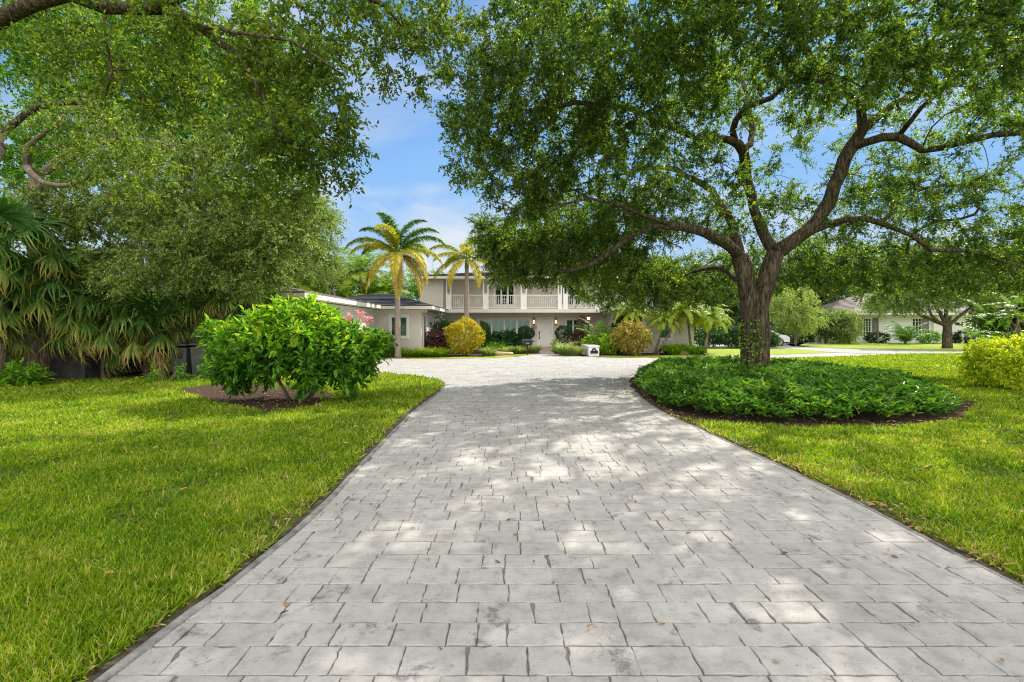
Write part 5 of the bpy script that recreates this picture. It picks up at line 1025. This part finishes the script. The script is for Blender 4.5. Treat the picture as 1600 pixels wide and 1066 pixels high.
# parked car, nose to the right
def car(x, y):
    e = empty('parked_car', (x, y, 0), 'silver car parked beyond the far lawn, half hidden by shrubs behind the oak trunk', 'car')
    prof = [(-2.1, .35), (-2.1, .85), (-1.9, .98), (-1.3, 1.05), (-.75, 1.42), (.5, 1.45), (1.15, 1.0), (1.9, .88), (2.15, .7), (2.15, .35)]; V = []; n = len(prof)
    for k, (dy, sc) in enumerate([(-.85, 1), (.85, 1)]):
        V += [(x + px, y + dy + (.12 if k == 0 else -.12) * (1 if pz > 1.1 else 0), pz) for px, pz in prof]
    F = [list(range(n)), list(range(n, 2 * n))[::-1]] + [(i, i + n, (i + 1) % n + n, (i + 1) % n) for i in range(n)]
    o = mesh_obj('body', V, F, M_carp, e)
    g = MB(); V2 = [(x - 1.15, y - .86, 1.05), (x + .98, y - .86, 1.05), (x + .42, y - .76, 1.38), (x - .70, y - .76, 1.38)]; g.raw(V2 + [(a, b + .02, c) for a, b, c in V2], [(0, 1, 2, 3), (7, 6, 5, 4)]); g.build('side_window', M_black, e)
    g = MB(); g.raw([(x + 1.17, y - .7, 1.02), (x + 1.17, y + .7, 1.02), (x + .55, y + .62, 1.44), (x + .55, y - .62, 1.44)], [(0, 1, 2, 3)]); g.build('windscreen', M_black, e)
    for wx in (-1.35, 1.35):
        for s in (-1, 1):
            V3, F3 = tube([(x + wx, y + s * .72, .33), (x + wx, y + s * .88, .33)], .33, 16); m = MB(); m.raw(V3, F3); wo = m.build('wheel', M_black, e); V3, F3 = tube([(x + wx, y + s * .80, .33), (x + wx, y + s * .895, .33)], .2, 12); m = MB(); m.raw(V3, F3); m.build('rim', M_grey, wo)
    for s in (-1, 1): m = MB(); m.box(x + 2.06, x + 2.165, y + s * .62 - .16, y + s * .62 + .16, .62, .76); m.build('headlight', M_white, e)
car(NX(1198, 39.5) - .75, 39.5)
tag(sheet('parking_pad', [(10, 37.9), (22.4, 37.9), (22.4, 41.5), (10, 41.5)], .026, M_street, .1), kind='structure')
leafy('green_shrub', NX(1197, 36.5), 36.5, .75, 1.15, M_dark, 'dark bluish shrub hiding the rear of the parked car', ln=.16, n=110)
leafy('green_shrub', NX(1205, 37), 37.0, .45, .9, M_bright, 'small bright shrub before the parked car', ln=.14)
for i, (px, l_) in enumerate([(1105, 'low dark shrub on the far lawn behind the leaning palms'), (1140, 'dark shrub on the far lawn left of the oak trunk'), (1165, 'dark shrub on the far lawn close to the oak trunk')]):
    leafy('evergreen_shrub', NX(px, 37), 37, 1.1, 1.5, M_dark, l_, ln=.18, n=120, group='far shrubs left of the oak trunk')
# frond shrub at the right edge
e = empty('frond_shrub', (NX(1575, 21), 21, 0), 'loose shrub with long pinnate fronds behind the lime hedge at the right edge', 'shrub')
for i in range(46):
    b, rb = Bag(), Bag(); q = np.array([NX(1575, 21) + rng.normal(0, .75), 21 + rng.normal(0, .6), rng.uniform(.5, 2.6)]); palm_frond(b, rb, q, rng.uniform(0, 6.28), rng.uniform(.0, 1.1), 1.2, 1.4, .22, .22, n=16, w_=.07, seg=8)
    V = np.concatenate(rb.v); F = tris(np.concatenate(rb.f)); b.add(V, F, np.full(len(V), .3)); b.build('frond', M_palmg, e)
s = Skel(3000)
for i in range(6): s.limb([(NX(1575, 21) + rng.normal(0, .1), 21, -.05), (NX(1575, 21) + rng.normal(0, .4), 21 + rng.normal(0, .3), 1.2), (NX(1575, 21) + rng.normal(0, .8), 21 + rng.normal(0, .5), 2.5)], .04, .02, t='stem', parent='none')
s.build(e, M_bark2)
